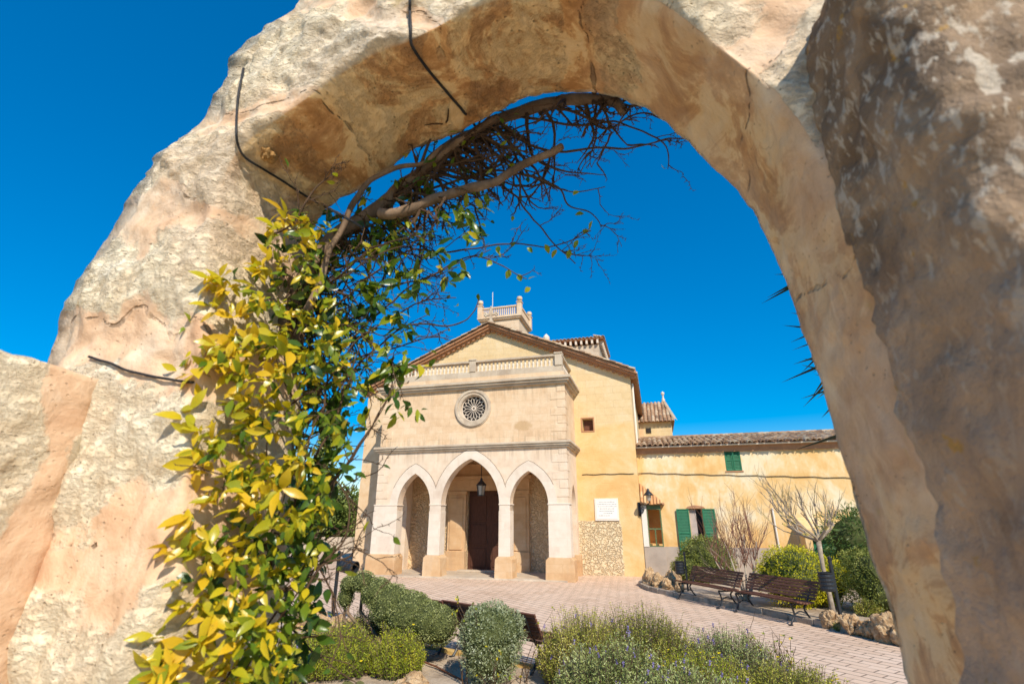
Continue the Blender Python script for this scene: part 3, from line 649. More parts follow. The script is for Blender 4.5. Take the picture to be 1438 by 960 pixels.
tile_field(m, (11.13, WN+4.2, 6.12), (1, 0, 0), vd, 66, 11, .235, .425, up, .022)
for i in range(66): half_tile(m, (11.25+.235*i, WN+4.25, 6.14), (1, 0, 0), (0, 1, 0), (0, 0, 1), .3, .28, .13, rnd.random())
m.build('roof_tiles', M['tile'], WG)
def shutter(x0, x1, z0, z1, y, name='shutter', parent=None):
    m = MB(); t = .045
    m.box(x0, x0+t, y, y+.04, z0, z1); m.box(x1-t, x1, y, y+.04, z0, z1)
    for zz in (z0, (z0+z1)/2-t/2, z1-t): m.box(x0+t, x1-t, y+.002, y+.038, zz, zz+t)
    nsl = int((z1-z0)/.06)
    for i in range(nsl):
        z = z0+t+(z1-z0-2*t)*i/nsl
        m.add([(x0+t, y+.006, z), (x1-t, y+.006, z), (x1-t, y+.034, z+.05), (x0+t, y+.034, z+.05)], [(0, 1, 2, 3)])
    m.box(x0+t, x1-t, y+.036, y+.05, z0+t, z1-t)
    return m.build(name, M['green'], parent, fix=False)
m = MB(); m.box(14.68, 15.38, WN-.03, WN+.06, 4.02, 4.078); uw = m.build('window', M['clay'], WG)
shutter(14.73, 15.02, 4.09, 4.91, WN-.012, parent=uw); shutter(15.035, 15.33, 4.09, 4.91, WN-.012, parent=uw)
m = MB(); m.box(13.0, 13.6, WN-.04, WN+.05, .66, .718); lsill = m.build('sill', M['clay']); m = MB(); m.prism([(12.95, 2.6), (13.7, 2.6), (13.62, 2.68), (13.3, 2.73), (13.02, 2.68)], WN-.08, WN-.003)
lw = m.build('window', M['clay'], WG); lsill.parent = lw
m = MB(); m.box(13.07, 13.32, WN+.1, WN+.13, .73, 2.57); m.build('curtain', M['curtain'], lw); m = MB(); m.box(13.325, 13.54, WN+.2, WN+.22, .73, 2.57); m.build('pane', M['dark'], lw)
shutter(12.55, 13.04, .7, 2.58, WN-.10, parent=lw); shutter(13.57, 14.05, .7, 2.58, WN-.10, parent=lw)
m = MB(); m.box(11.14, 11.35, WN-.33, WN-.037, 1.125, 2.74); m.build('loggia_post', M['white_paint'], WG)
m = MB(); m.box(11.14, 11.98, WN-.31, WN-.037, 0, 1.12); m.build('loggia_base', M['dado'], WG)
m = MB()
for a in [(11.36, 11.40, 1.125, 2.74), (11.88, 11.93, 1.125, 2.74), (11.40, 11.88, 2.56, 2.74), (11.40, 11.88, 1.78, 1.83), (11.62, 11.665, 1.16, 1.78), (11.40, 11.88, 1.125, 1.16)]: m.box(a[0], a[1], WN-.3, WN-.25, a[2], a[3])
m.build('loggia_frame', M['olive'], WG)
m = MB(); a = [(11.13, WN-.45, 2.745), (12.1, WN-.45, 2.745), (12.1, WN-.01, 2.745), (11.13, WN-.01, 2.745), (11.13, WN-.01, 3.62)]
m.add(a+[(p[0], p[1], 2.80) for p in a[:4]]+[(11.13, WN-.01, 3.66)], [(3, 2, 1, 0), (0, 1, 6, 5), (1, 2, 7, 6), (5, 6, 9), (6, 7, 9), (7, 8, 9), (8, 5, 9), (3, 0, 5, 8)]); lr = m.build('loggia_roof', M['clay'], WG)
m = MB()
for i in range(7):
    x = 11.2+.13*i; top = Vector((x, WN-.45+.42*(1-(x-11.13)/.97)*.98, 2.8+.85*(1-(x-11.13)/.97))); bt = Vector((x, WN-.47, 2.80))
    L = (bt-top).length; nn = max(1, int(L/.28))
    for j in range(nn): half_tile(m, top+(bt-top)*j/nn, bt-top, (1, 0, 0), (0, -.8, .6), L/nn*1.15, .115, .05, rnd.random())
m.build('loggia_tiles', M['tile2'], lr)
m = MB(); m.prism([(WN-.85, 0), (WN-.85, 1.82), (WN-.005, 2.25), (WN-.005, 0)], 17.02, 18.6, 'x'); ves = m.build('vestibule', M['ochre'], WG)
k = MB(); k.box(17.25, 18.35, WN-1.0, WN-.5, -.1, 1.6); cut(ves, [k])
m = MB(); m.box(17.27, 18.33, WN-.56, WN-.505, 0, 1.58); m.build('door', M['green'], ves)
m = MB(); m.tube([(16.22, WN-.05, 2.6), (16.25, WN-.05, .1)], .035, 8); m.build('downpipe', M['white_paint'], WG)

# ------------------------------------------------------------------ things on the walls
m = MB(); m.box(9.22, 10.22, NF-.045, NF-.004, 2.12, 3.02); pq = m.build('plaque', M['white_paint'], None, bevel=.008); pq.location = (CO[0], CO[1], 0); pq.rotation_euler = (0, 0, -ANG)
tag(pq, 'white marble wall plaque with engraved grey lines right of the porch', 'plaque')
m = MB(); m.box(9.29, 10.15, NF-.055, NF-.047, 2.19, 2.95); slab = m.build('tablet', M['marble'], pq)
m = MB()
for i, (a, b) in enumerate([(.1, .76), (.03, .80), (.05, .82), (.12, .70), (.10, .74), (.28, .58), (.06, .5)]):
    z = 2.86-.092*i; x = 9.31+a
    while x < 9.31+b:
        l = rnd.uniform(.03, .1); m.box(x, x+l, NF-.0575, NF-.0565, z, z+rnd.uniform(.022, .034)); x += l+rnd.uniform(.012, .026)
m.build('lettering', M['ink'], pq)
def wire(name, pts, r, label, cat='cable', mat='cable'):
    m = MB(); m.tube(pts, r, 6); o = m.build(name, M[mat], None, smooth=True); o.location = (CO[0], CO[1], 0); o.rotation_euler = (0, 0, -ANG); return tag(o, label, cat)
wp = [(8.75+.2*i, NF-.02, 4.02+.012*math.sin(i*1.7)) for i in range(12)]+[(11.14, WN-.06, 4.05)]
wp += [(11.3+.35*i, WN-.03, 4.06-.045*i*.35+.02*math.sin(i*2.1)) for i in range(38)]
wire('wall_cable', wp, .014, 'dark electric cable running across the ochre walls of church and wing')
# hanging lantern
HL = church_thing('hanging_lantern', 'black hanging lantern under the middle arch of the porch', 'lantern', 4.55, 1.1)
m = MB(); m.tube([(0, 0, 4.76), (0, 0, 3.85)], .016, 6); m.build('rod', M['iron'], HL)
m = MB(); m.lathe([(.02, 3.88), (.05, 3.84), (.06, 3.76), (.2, 3.62), (.24, 3.58), (.22, 3.55)], k=6)
for i in range(6): t = math.pi*i/3; m.tube([(.2*math.cos(t), .2*math.sin(t), 3.56), (.14*math.cos(t), .14*math.sin(t), 3.14)], .014, 4)
m.lathe([(.15, 3.12), (.15, 3.15), (.13, 3.16)], k=6); m.build('cage', M['iron'], HL)
m = MB(); m.lathe([(.125, 3.16), (.18, 3.54)], k=6); m.build('glass', M['glass'], HL)
# bracket lamp on the corner
BL = church_thing('wall_lamp', 'small black bracket lamp on the corner between church and wing', 'lamp', 11.08, NF-.02)
m = MB(); m.box(-.06, .05, -.03, -.004, 2.3, 2.85); m.tube([(0, -.02, 2.72), (.1, -.12, 2.76), (.3, -.4, 2.72), (.42, -.55, 2.8)], .022, 6)
m.tube([(0, -.02, 2.4), (.12, -.16, 2.44), (.2, -.28, 2.6), (.14, -.2, 2.68), (.08, -.12, 2.6), (.14, -.2, 2.54)], .016, 6); m.tube([(.42, -.55, 2.8), (.42, -.55, 2.9)], .02, 6); m.build('bracket', M['iron'], BL, smooth=True)
m = MB(); m.lathe([(.06, 2.88), (.07, 2.9), (.11, 3.1), (.1, 3.1)], (.42, -.55, 0), 6); m.build('glass', M['glass'], BL)
m = MB(); m.lathe([(.2, 3.1), (.19, 3.13), (.09, 3.24), (.06, 3.27), (.05, 3.33), (.01, 3.38)], (.42, -.55, 0), 10); m.build('cap', M['iron'], BL, smooth=True)

# ------------------------------------------------------------------ benches
def make_bench():
    L = 2.12; b = thing('park_bench', 'x', 'bench', (0, 0, 0), 0, 'slatted benches on the plaza')
    for i in range(6):
        m = MB(); y = -.27+.085*i; z = .43+.012*abs(i-2.5)-.006*i; m.box(-L/2, L/2, y, y+.065, z, z+.032, tint=rnd.random()); m.build('seat_slat', M['slat'], b, bevel=.006)
    for i in range(6):
        u = i/5; y = .24+.17*u; z = .50+.31*u; m = MB(); dy, dz = .017, .052
        m.prism([(y, z), (y+.028, z-.012), (y+.028+dy*1.3, z+dz-.012), (y+dy*1.3, z+dz)], -L/2, L/2, 'x', rnd.random()); m.build('back_slat', M['slat'], b, bevel=.005)
    for sx in (-1, 1):
        x = sx*(L/2-.2); m = MB()
        m.tube(smooth_path([(x, -.33, .0), (x, -.30, .06), (x, -.2, .2), (x, -.23, .34), (x, -.27, .415)], 10), .021, 6)
        m.tube(smooth_path([(x, .33, .0), (x, .28, .05), (x, .16, .2), (x, .1, .32), (x, .2, .42), (x, .30, .58), (x, .45, .82)], 14), .021, 6)
        m.tube([(x, -.27, .412), (x, 0, .40), (x, .2, .41)], .019, 6); m.tube(smooth_path([(x, -.2, .2), (x, -.03, .26), (x, .16, .2)], 8), .015, 6)
        m.box(x-.03, x+.03, -.38, -.3, 0, .02); m.box(x-.03, x+.03, .3, .38, 0, .02)
        m.build('leg_frame', M['iron'], b, smooth=False)
    return b
def put_bench(src, e0, n0, e1, n1, off, label, first=False):
    b = src if first else copy_tree(src); ax = Vector((e1-e0, n1-n0, 0)).normalized(); q = Vector((-ax.y, ax.x, 0))
    c = Vector(((e0+e1)/2, (n0+n1)/2, 0))+q*off; p = cw(c.x, c.y); b.location = (p.x, p.y, .006)
    b.rotation_euler = (0, 0, math.atan2(ax.y, ax.x)-ANG); b['label'] = label
bench = make_bench()
put_bench(bench, 13.41, -5.05, 14.5, -6.72, .3, 'brown slatted bench nearer the round black bin and bare pollarded tree', True)
put_bench(bench, 12.11, -3.2, 13.2, -4.87, .3, 'brown slatted bench at the rocky end of the bed near the church')
put_bench(bench, 8.2, -10.78, 6.46, -9.93, -.02, 'brown bench seen from behind, hidden mostly by the clipped animal hedge')
put_bench(bench, 10.03, -11.6, 8.3, -10.73, -.02, 'brown bench seen from behind between grey bush and lavender')

# ------------------------------------------------------------------ litter bins
def make_bin(tilt, h, body_z, label, p, side, yaw=0):
    b = thing('litter_bin', label, 'litter bin', (p.x, p.y, p.z), yaw, 'black litter bins on posts')
    m = MB(); m.box(-.028, .028, -.028, .028, 0, h); m.lathe([(.03, h), (.045, h+.02), (.045, h+.05), (.015, h+.08)], k=8); m.build('post', M['iron'], b)
    m = MB(); pr = [(.155, 0), (.2, .015), (.215, .05)]
    for i in range(4): z = .05+.12*i; pr += [(.215, z), (.222, z+.05), (.215, z+.09), (.205, z+.1), (.205, z+.112)]
    pr += [(.222, .54), (.235, .55), (.235, .575), (.2, .575), (.19, .3), (.15, .06)]
    m.lathe([(a*.66, z*.66) for a, z in pr], k=20); bo = m.build('bucket', M['iron'], b, smooth=False); bo.location = (side*.18, 0, body_z); bo.rotation_euler = (0, tilt, 0)
    m = MB(); m.box(-.005 if side > 0 else side*.18, side*.18 if side > 0 else .005, -.02, .02, body_z+.24, body_z+.27); m.build('hinge', M['iron'], b)
    return b
make_bin(0, 1.05, .48, 'black ribbed bin on a post between the rocks and far bench', cw(12.5, -2.05, .07), -1, -ANG)
make_bin(0, 1.28, .66, 'black ribbed bin beside the bare pollarded tree', gp(1183, 878, .06), -1, R(8))
make_bin(R(100), 1.42, 1.2, 'black bin tipped sideways on its post left of the animal hedge', gp(466, 876, .01), .55, R(-20))

# ------------------------------------------------------------------ rocks
def rock(p, s, seed, label, group):
    bm = bmesh.new(); bmesh.ops.create_icosphere(bm, subdivisions=4, radius=1.)
    for v in bm.verts:
        q = v.co*1.3+Vector((seed*7.1, seed*3.3, seed*1.7)); d = 1+.42*noise.fractal(q, 1., 2., 5)+.22*(abs(noise.noise(q*2.6))-.3)
        v.co = Vector((v.co.x*s[0], v.co.y*s[1], v.co.z*s[2]))*d
    me = bpy.data.meshes.new('rock'); bm.to_mesh(me); bm.free(); me.materials.append(M['rock']); o = link(bpy.data.objects.new('rock', me)); o.location = (p.x, p.y, p.z+s[2]*.55)
    o.rotation_euler = (0, 0, seed*1.3); return tag(o, label, 'rock', group)
G1, G2, G3 = 'tufa rocks at the far end of the bed', 'tufa rocks along the right kerb', 'tufa rocks on the left garden edge'
for i, (e, n, s) in enumerate([(11.35, -.75, .3), (11.6, -1.15, .24), (11.9, -1.75, .2), (12.1, -1.35, .28), (12.25, -2.25, .17)]):
    rock(cw(e, n, .06), (s, s*.85, s*1.15), i+1, ['tallest pitted brown rock at the church end of the bed', 'second pitted rock from the church end of the bed', 'small pale rock just left of the far bench', 'brown rock behind the others by the far bin', 'smallest rock touching the far bench end'][i], G1)
for i, (x, y, s) in enumerate([(1166, 878, .19), (1181, 880, .15), (1197, 886, .19), (1216, 890, .14), (1228, 892, .17), (1249, 897, .24), (1270, 902, .18), (1290, 905, .25)]):
    rock(gp(x, y, .06), (s, s*.8, s*1.1), i+11, ['leftmost pale rock below the pollarded tree', 'low rock right at the foot of the near bin', 'pointed orange rock right of the bin post', 'small flat rock in the middle of the right row', 'upright twin topped rock in the right row', 'largest craggy rock by the stone pier', 'rock half hidden by the stone pier', 'last rock behind the stone pier'][i], G2)
for i, (x, y, s) in enumerate([(428, 884, .28), (447, 884, .2), (472, 890, .2), (494, 893, .2), (514, 897, .15)]):
    rock(gp(x, y, 0), (s, s*.8, s*1.1), i+31, ['tall orange rock behind the yellow vine', 'orange rock left of the leaning bin post', 'rock right behind the bin post foot', 'orange rock under the head of the animal hedge', 'small rock under the animal hedge'][i], G3)
tag(rock(gp(578, 972, -.08), (.24, .2, .15), 51, 'x', None), 'pale boulder among yellow flowers below the clipped animal hedge', 'rock')

# ------------------------------------------------------------------ plants
def leaf_quads(mb, p, d, up, L, W, tint, fold=.25):
    s = d.cross(up)
    if s.length < 1e-4: s = d.orthogonal()
    s.normalize(); u = s.cross(d).normalized()
    m1 = p+d*L*.5-u*W*fold
    mb.add([p, m1+s*W*.5+u*W*fold, p+d*L-u*L*.08, m1-s*W*.5+u*W*fold], [(0, 1, 2), (0, 2, 3)], tint)
def rv(): 
    while True:
        v = Vector((rnd.uniform(-1, 1), rnd.uniform(-1, 1), rnd.uniform(-1, 1)))
        if .05 < v.length < 1: return v.normalized()
def bush(name, label, cat, blobs, mat, nleaf, L, W, base, group=None, depth=.12, rough=.1, core=.86, box=False, stems=True, tb=.0):
    """blobs: (x,y,z,rx,ry,rz) about base; leaves through the outer shell of their union"""
    t = thing(name, label, cat, base, 0, group); lf = MB(); tot = sum(b[3]*b[5]+b[3]*b[4]+b[4]*b[5] for b in blobs)
    for bi, b in enumerate(blobs):
        c = Vector(b[:3]); k = int(nleaf*(b[3]*b[5]+b[3]*b[4]+b[4]*b[5])/tot)
        for _ in range(k):
            n = rv()
            if box:
                mx = max(abs(n.x), abs(n.y), abs(n.z)); n2 = n/mx; sh = n*.45+n2*.62
            else: sh = n
            g = fbm(n*2.2+c*3+Vector((bi, 0, 0)), 1.6, 3)
            rr = 1+rough*g*1.6-abs(rnd.gauss(0, depth))+rnd.random()**6*depth
            p = c+Vector((sh.x*b[3], sh.y*b[4], sh.z*b[5]))*rr
            if p.z+base[2] < .02: continue
            if any(bj != bi and ((p.x-q[0])/q[3])**2+((p.y-q[1])/q[4])**2+((p.z-q[2])/q[5])**2 < .62 for bj, q in enumerate(blobs)): continue
            nn = Vector((n.x/b[3], n.y/b[4], n.z/b[5])).normalized()
            d = (nn+rv()*.9+Vector((0, 0, .2))).normalized()
            leaf_quads(lf, p, d, (nn+rv()*.5).normalized(), L*rnd.uniform(.6, 1.3), W*rnd.uniform(.7, 1.2), min(1, max(0, .45+tb+g*.5+rnd.gauss(0, .2))))
    lf.build('foliage', M[mat], t, fix=False)
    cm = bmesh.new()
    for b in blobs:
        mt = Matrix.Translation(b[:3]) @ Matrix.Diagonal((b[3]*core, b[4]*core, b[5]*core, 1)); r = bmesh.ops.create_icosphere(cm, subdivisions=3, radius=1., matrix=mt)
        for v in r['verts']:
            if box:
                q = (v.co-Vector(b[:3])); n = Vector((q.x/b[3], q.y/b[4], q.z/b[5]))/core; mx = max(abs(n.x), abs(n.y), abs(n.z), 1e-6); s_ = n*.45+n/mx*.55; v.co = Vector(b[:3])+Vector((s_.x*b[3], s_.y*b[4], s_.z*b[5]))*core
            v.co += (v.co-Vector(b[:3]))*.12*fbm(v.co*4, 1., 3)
    me = bpy.data.meshes.new('shade_core'); cm.to_mesh(me); cm.free(); me.materials.append(M['core']); link(bpy.data.objects.new('shade_core', me), t)  # solid dark core, its colour standing for the shade inside the leaves
    if stems:
        m = MB()
        for b in blobs[:3]:
            m.tube([(b[0]*.25, b[1]*.25, -base[2]-.02), (b[0], b[1], b[2]*.6), (b[0], b[1], b[2])], [.035, .03, .02], 6)
        m.build('stem', M['bark'], t)
    return t
# clipped animal-shaped hedge: drooping neck and head on the left, long body to the right
def P3(px, py, D, z_only=False):
    r = ray(px, py); k = D/r[1]; return Vector((r[0]*k, r[1]*k, CAM_H+r[2]*k))
tb_ = gp(575, 935, 0); DD = 9.35
blobs = []
for px, py, rx, rz in [(486, 838, .13, .17), (492, 820, .16, .15), (510, 816, .2, .17), (530, 832, .27, .24), (550, 850, .36, .33), (575, 862, .40, .36), (600, 872, .36, .31), (618, 878, .28, .29)]:
    p = P3(px, py, DD+(575-px)*.004)-tb_; blobs.append((p.x, p.y, p.z, rx, rx*1.05+.06, rz))
bush('clipped_hedge', 'dark green hedge clipped like an animal with drooping neck', 'topiary', blobs, 'box', 26000, .024, .015, tuple(tb_), depth=.05, rough=.05, core=.9)
m = MB()
gb = gp(688, 962, 0)
bush('round_shrub', 'grey green clipped round shrub before the slatted bench', 'shrub', [(0, 0, .45, .42, .42, .45), (.02, 0, .66, .47, .45, .38)], 'greyleaf', 15000, .032, .014, tuple(gb), depth=.08, rough=.1, core=.84, tb=-.05)
def herb(name, label, base, rx, ry, h, mat, nshoot, leaves, LL, group=None, flower=None, fl=0, lean=.35, tb=0.):
    t = thing(name, label, 'shrub', tuple(base), 0, group); st = MB(); lf = MB(); blooms = []; nshoot = int(nshoot*1.15)
    for i in range(nshoot):
        a = rnd.uniform(0, 2*math.pi); r = math.sqrt(rnd.random()); ox, oy = r*math.cos(a), r*math.sin(a)
        g = fbm((ox*1.7+base.x, oy*1.7+base.y, 2), 1.5, 3); hh = 1.13*h*(1-.55*r**2.4)*(1+.28*g)*rnd.uniform(.82, 1.1)
        p0 = Vector((ox*rx*.85, oy*ry*.85, hh*.25*(1-r)**.5)); d = (Vector((ox*rx*lean, oy*ry*lean, h*.8))+rv()*h*.16); p1 = p0+d*(hh*.75/ max(.05, d.z))
        if (p1-p0).length > h*1.6: continue
        pm = (p0+p1)*.5+rv()*.02; st.tube([p0, pm, p1], [.004, .003, .0018], 3, cap=False)
        ti = min(1, max(0, .42+tb+g*.75+rnd.gauss(0, .14)))
        for k in range(leaves):
            u = (k+.5)/leaves; u = .15+.85*u; q = p0+(p1-p0)*u; dd = ((p1-p0).normalized()*.55+rv()*.85).normalized(); q = q+rv()*LL*.5
            leaf_quads(lf, q, dd, rv(), LL*rnd.uniform(.7, 1.3)*(1.05-.35*u), LL*.26, min(1, max(0, ti*(.55+.5*u)+rnd.gauss(0, .07))))
        if flower and rnd.random() < fl:
            q = p1+Vector((0, 0, .02))+rv()*.015
            blooms.append(q)
    st.build('stem', M['bark'], t, fix=False); lf.build('foliage', M[mat], t, fix=False)
    src = None
    for q in blooms[:99]:
        if src is None:
            fw = MB()
            if flower == 'purple':
                for k in range(14): leaf_quads(fw, Vector((0, 0, .004*k-.01)), (rv()+Vector((0, 0, .8))).normalized(), rv(), .022, .014, rnd.random())
            else:
                for k in range(7):
                    t_ = 2*math.pi*k/7; leaf_quads(fw, Vector((0, 0, 0)), Vector((math.cos(t_), math.sin(t_)-.25, .45)).normalized(), Vector((0, -.5, 1)), .026, .02, rnd.random())
            src = o = fw.build('flower', M[flower], t, fix=False)
        else: o = src.copy(); scene.collection.objects.link(o); o.parent = t
        o.location = q; o.rotation_euler = (rnd.uniform(-.25, .25), rnd.uniform(-.25, .25), rnd.uniform(0, 6))
    m = MB(); m.lathe([(rx*.66, -.05), (rx*.68, h*.15), (rx*.58, h*.34), (rx*.36, h*.48), (.05, h*.54)], k=18); o = m.build('shade_core', M['core'], t, smooth=True); o.scale = (1, ry/rx, 1)  # dark solid painted as the shade between the shoots
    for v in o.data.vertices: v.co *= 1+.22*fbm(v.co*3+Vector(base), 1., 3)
    return t
def wp_(x, y): return Vector((x, y, .01))
herb('rosemary_bush', 'bushy yellow green rosemary beside the grey shrub, nearest the back bench', wp_(1.0, 8.1), .62, .6, .82, 'herb', 800, 26, .045, None, 'purple', .03, tb=.12)
herb('lavender_bush', 'grey green lavender with mauve spikes in front of the rosemary', wp_(1.3, 7.2), .75, .6, .66, 'lav', 800, 22, .05, None, 'purple', .04)
herb('rosemary_bush', 'tall dark green rosemary rising highest at the back of the herb bed', wp_(1.9, 8.3), .85, .6, .82, 'herb', 900, 26, .042, None, None, 0, tb=-.14)
herb('santolina_bush', 'low lime green cotton lavender in the middle of the herb bed', wp_(2.25, 7.1), .7, .6, .55, 'bright', 800, 22, .04, None, 'petal', .02, tb=.02)
herb('lavender_bush', 'silver blue lavender at the right end of the herb bed', wp_(2.95, 7.85), .75, .6, .66, 'lav', 800, 22, .042, None, 'purple', .05)
herb('lavender_bush', 'lavender full of purple spikes at the bottom edge of the herb bed', wp_(1.9, 6.4), .8, .5, .56, 'lav', 700, 20, .05, None, 'purple', .06)
herb('herb_bush', 'dry olive green herb spreading at the bottom right of the bed', wp_(3.3, 6.9), .7, .55, .48, 'herb', 650, 20, .045, None, 'petal', .02, tb=-.08)
herb('flower_bush', 'bright green bush with small yellow flowers right of the vine', wp_(-2.75, 8.75), .75, .6, .56, 'bright', 950, 20, .045, None, 'petal', .035)
herb('flower_bush', 'lime green clump with yellow flowers under the animal hedge', wp_(-1.75, 8.7), .42, .4, .55, 'bright', 520, 20, .045, None, 'petal', .03, tb=.12)
herb('flower_bush', 'dark leafy clump behind the yellow flowered bush by the bin post', wp_(-2.55, 9.75), .5, .4, .6, 'hedge', 500, 20, .05, tb=.1)
herb('flower_bush', 'grey green weeds with a mauve flower at the bottom left', wp_(-3.4, 8.2), .6, .5, .42, 'herb', 500, 18, .05, None, 'purple', .02, tb=-.1)
herb('weed', 'tiny green weed among the rocks by the near bin', gp(1180, 884, .02), .12, .12, .16, 'bright', 60, 10, .035)
# bare rose stems in the garden
def rose(label, base, n, h, sp, seed):
    t = thing('rose_bush', label, 'rose bush', tuple(base), 0, 'leafless rose bushes in the garden'); m = MB(); lf = MB(); r2 = random.Random(seed)
    for i in range(n):
        p = Vector((r2.uniform(-.06, .06), r2.uniform(-.06, .06), 0)); d = Vector((r2.uniform(-sp, sp), r2.uniform(-sp, sp)*.6, 1)).normalized(); pts = [p.copy()]; H = h*r2.uniform(.6, 1.1)
        for k in range(7):
            d = (d+Vector((r2.uniform(-.25, .25), r2.uniform(-.25, .25), .05))).normalized(); p = p+d*H/7; pts.append(p.copy())
            if k > 1 and r2.random() < .75:
                e = (d+Vector((r2.uniform(-1, 1), r2.uniform(-1, 1), r2.uniform(-.1, .6)))).normalized(); q = p+e*H*.16; q2 = q+(e+Vector((0, 0, .4)))*H*.1
                m.tube([p, q, q2], [.004, .003, .002], 4, r2.random()*.5)
                for w_ in range(r2.randint(0, 3)): leaf_quads(lf, q2, rv(), rv(), .045, .028, r2.uniform(.3, .95))
        m.tube(pts, [.008*(1-.75*k/7) for k in range(8)], 5)
    m.build('stem', M['twig'], t, fix=False)
    if lf.v: lf.build('foliage', M['leaf'], t, fix=False)
rose('thin rose stems left of the grey round shrub', gp(655, 965), 5, .95, .35, 3)
rose('single thin rose cane right of the grey round shrub', gp(735, 962), 3, .85, .3, 5)
rose('thin rose canes in front of the grey round shrub', gp(695, 985), 4, .55, .6, 8)
rose('dry twiggy rose bush at the right end of the herb bed', wp_(3.55, 7.7), 16, .75, .5, 9)
m = MB(); m.tube([gp(585, 925, .06), gp(612, 935, .05), gp(650, 955, .04)], .014, 6); tag(m.build('garden_pipe', M['rust']), 'thin rusty pipe lying on the soil beside the animal hedge', 'pipe')

# shrubs and trees of the right-hand bed
b_ = cw(13.35, .6, .06)
bush('round_shrub', 'dark rounded evergreen shrub behind the far bench', 'shrub', [(0, 0, .75, .95, .8, .78), (-.8, -.25, .45, .55, .5, .42)], 'hedge', 13000, .06, .03, tuple(b_), depth=.08, rough=.12)
b_ = cw(15.25, -4.35, .06)
bush('golden_shrub', 'golden yellow clipped shrub behind the near bench', 'shrub', [(-.15, 0, .72, .95, .7, .72), (.55, .1, .62, .7, .65, .62)], 'gold', 15000, .05, .028, tuple(b_), depth=.09, rough=.13)
b_ = cw(17.2, -4.9, .06)
bush('hedge', 'dark green box hedge between the golden shrub and stone pier', 'hedge', [(0, 0, .70, 1.05, .6, .70)], 'hedge', 15000, .045, .024, tuple(b_), depth=.06, rough=.07, box=True)
b_ = cw(18.3, .4, .06)
bush('oleander', 'tall bright green oleander behind the box hedge', 'shrub', [(0, 0, 1.5, 1.25, 1., 1.0), (.8, -.2, 1.0, 1., .9, .9), (-.3, .1, .8, .9, .8, .75)], 'olean', 9000, .17, .032, tuple(b_), depth=.2, rough=.2, core=.72)
herb('weed', 'pale dry tuft at the foot of the box hedge', cw(16.35, -5.35, .06), .3, .25, .35, 'herb', 150, 10, .06, tb=.1)

def branch_rec(m, p, d, L, r, lev, r2, up=.15, spread=.6, tint=0., kids=(2, 4), wig=.18, k=5, last=None):
    n = 4; pts = [p.copy()]; q = p.copy(); dd = d.copy()
    for i in range(n):
        dd = (dd+Vector((r2.uniform(-wig, wig), r2.uniform(-wig, wig), r2.uniform(-wig, wig)+up*.35))).normalized(); q = q+dd*L/n; pts.append(q.copy())
    m.tube(pts, [r*(1-.5*i/n) for i in range(n+1)], k if lev else 3, tint)
    if lev == 0: return
    for c in range(r2.randint(*kids)):
        i = r2.randint(2, n); a = pts[i]; nd = (dd+Vector((r2.uniform(-1, 1), r2.uniform(-1, 1), r2.uniform(-.4, .9)))*spread).normalized()
        branch_rec(m, a, nd, L*r2.uniform(.55, .85), r*.5, lev-1, r2, up, spread, tint*.8, kids, wig, max(3, k-1))
# pollarded bare tree
r2 = random.Random(4)
tb0 = gp(1172, 872, .05); T = thing('bare_tree', 'small leafless pollarded tree with pale trunk and yellow lichen', 'tree', tuple(tb0))
m = MB(); m.tube([(0, 0, 0), (.0, 0, .5), (-.03, 0, 1.1), (-.02, 0, 1.72)], [.07, .052, .045, .058], 9, .1); m.build('trunk', M['palebark'], T, smooth=True)
m = MB()
for a, L, up in [((-1, .1, .32), .85, .25), ((-.75, -.5, .4), .8, .3), ((.8, .1, .5), .6, .5), ((.2, -.7, .5), .6, .4), ((-.5, .7, .5), .7, .35), ((.55, .6, .6), .6, .4), ((-.2, .2, .9), .5, .4), ((-.9, .5, .35), .8, .3), ((.6, -.4, .7), .5, .5)]:
    branch_rec(m, Vector((-.02, 0, 1.66)), Vector(a).normalized(), L*1.08, .036, 3, r2, up, .75, 1., (2, 4), .2)
m.build('crown', M['palebark'], T, fix=False)
# multi-stemmed whippy shrub
r2 = random.Random(11); sb0 = cw(13.95, -3.6, .06)
S = thing('bare_shrub', 'leafless shrub of pale stems and reddish whips behind the benches', 'shrub', tuple(sb0)); m = MB(); wh = MB()
for a, h in [((.32, -.1), 1.6), ((.12, .1), 1.75), ((-.1, 0), 1.6), ((-.55, .1), 1.45), ((-.8, 0), 1.2), ((.5, .1), 1.4), ((-.3, -.15), 1.6), ((.22, .2), 1.55)]:
    d = Vector((a[0], a[1], 1)).normalized(); p = Vector((a[0]*.1, a[1]*.1, 0)); pts = [p.copy()]
    for k in range(6): d = (d+Vector((r2.uniform(-.1, .1), r2.uniform(-.1, .1), .05))).normalized(); p = p+d*h/6; pts.append(p.copy())
    m.tube(pts, [.03*(1-.6*k/6) for k in range(7)], 6, 0.)
    for q in range(11):
        b = pts[r2.randint(3, 6)]; e = (Vector((r2.uniform(-.6, .6), r2.uniform(-.5, .5), 1))).normalized(); L = r2.uniform(.8, 1.55)
        mid = b+e*L*.5+Vector((r2.uniform(-.04, .04), 0, 0)); tip = b+e*L*.5+(e+Vector((0, 0, .5))).normalized()*L*.5
        wh.tube([b, mid, tip], [.0095, .007, .0035], 3, 1.)
        for z in range(3):
            u = r2.random(); s0 = b.lerp(tip, u); wh.tube([s0, s0+(e+rv()*.5).normalized()*L*.35], [.006, .003], 3, 1.)
for a in [(-1.2, -.1, .55), (-1.1, .2, .8), (1.3, .1, .55), (-1.3, .1, .35)]:
    branch_rec(wh, Vector((0, 0, .5)), Vector(a).normalized(), .8, .012, 2, r2, .2, .6, .6, (2, 3), .12, 4)
m.build('stem', M['shoot'], S, fix=False); wh.build('whips', M['shoot'], S, fix=False)
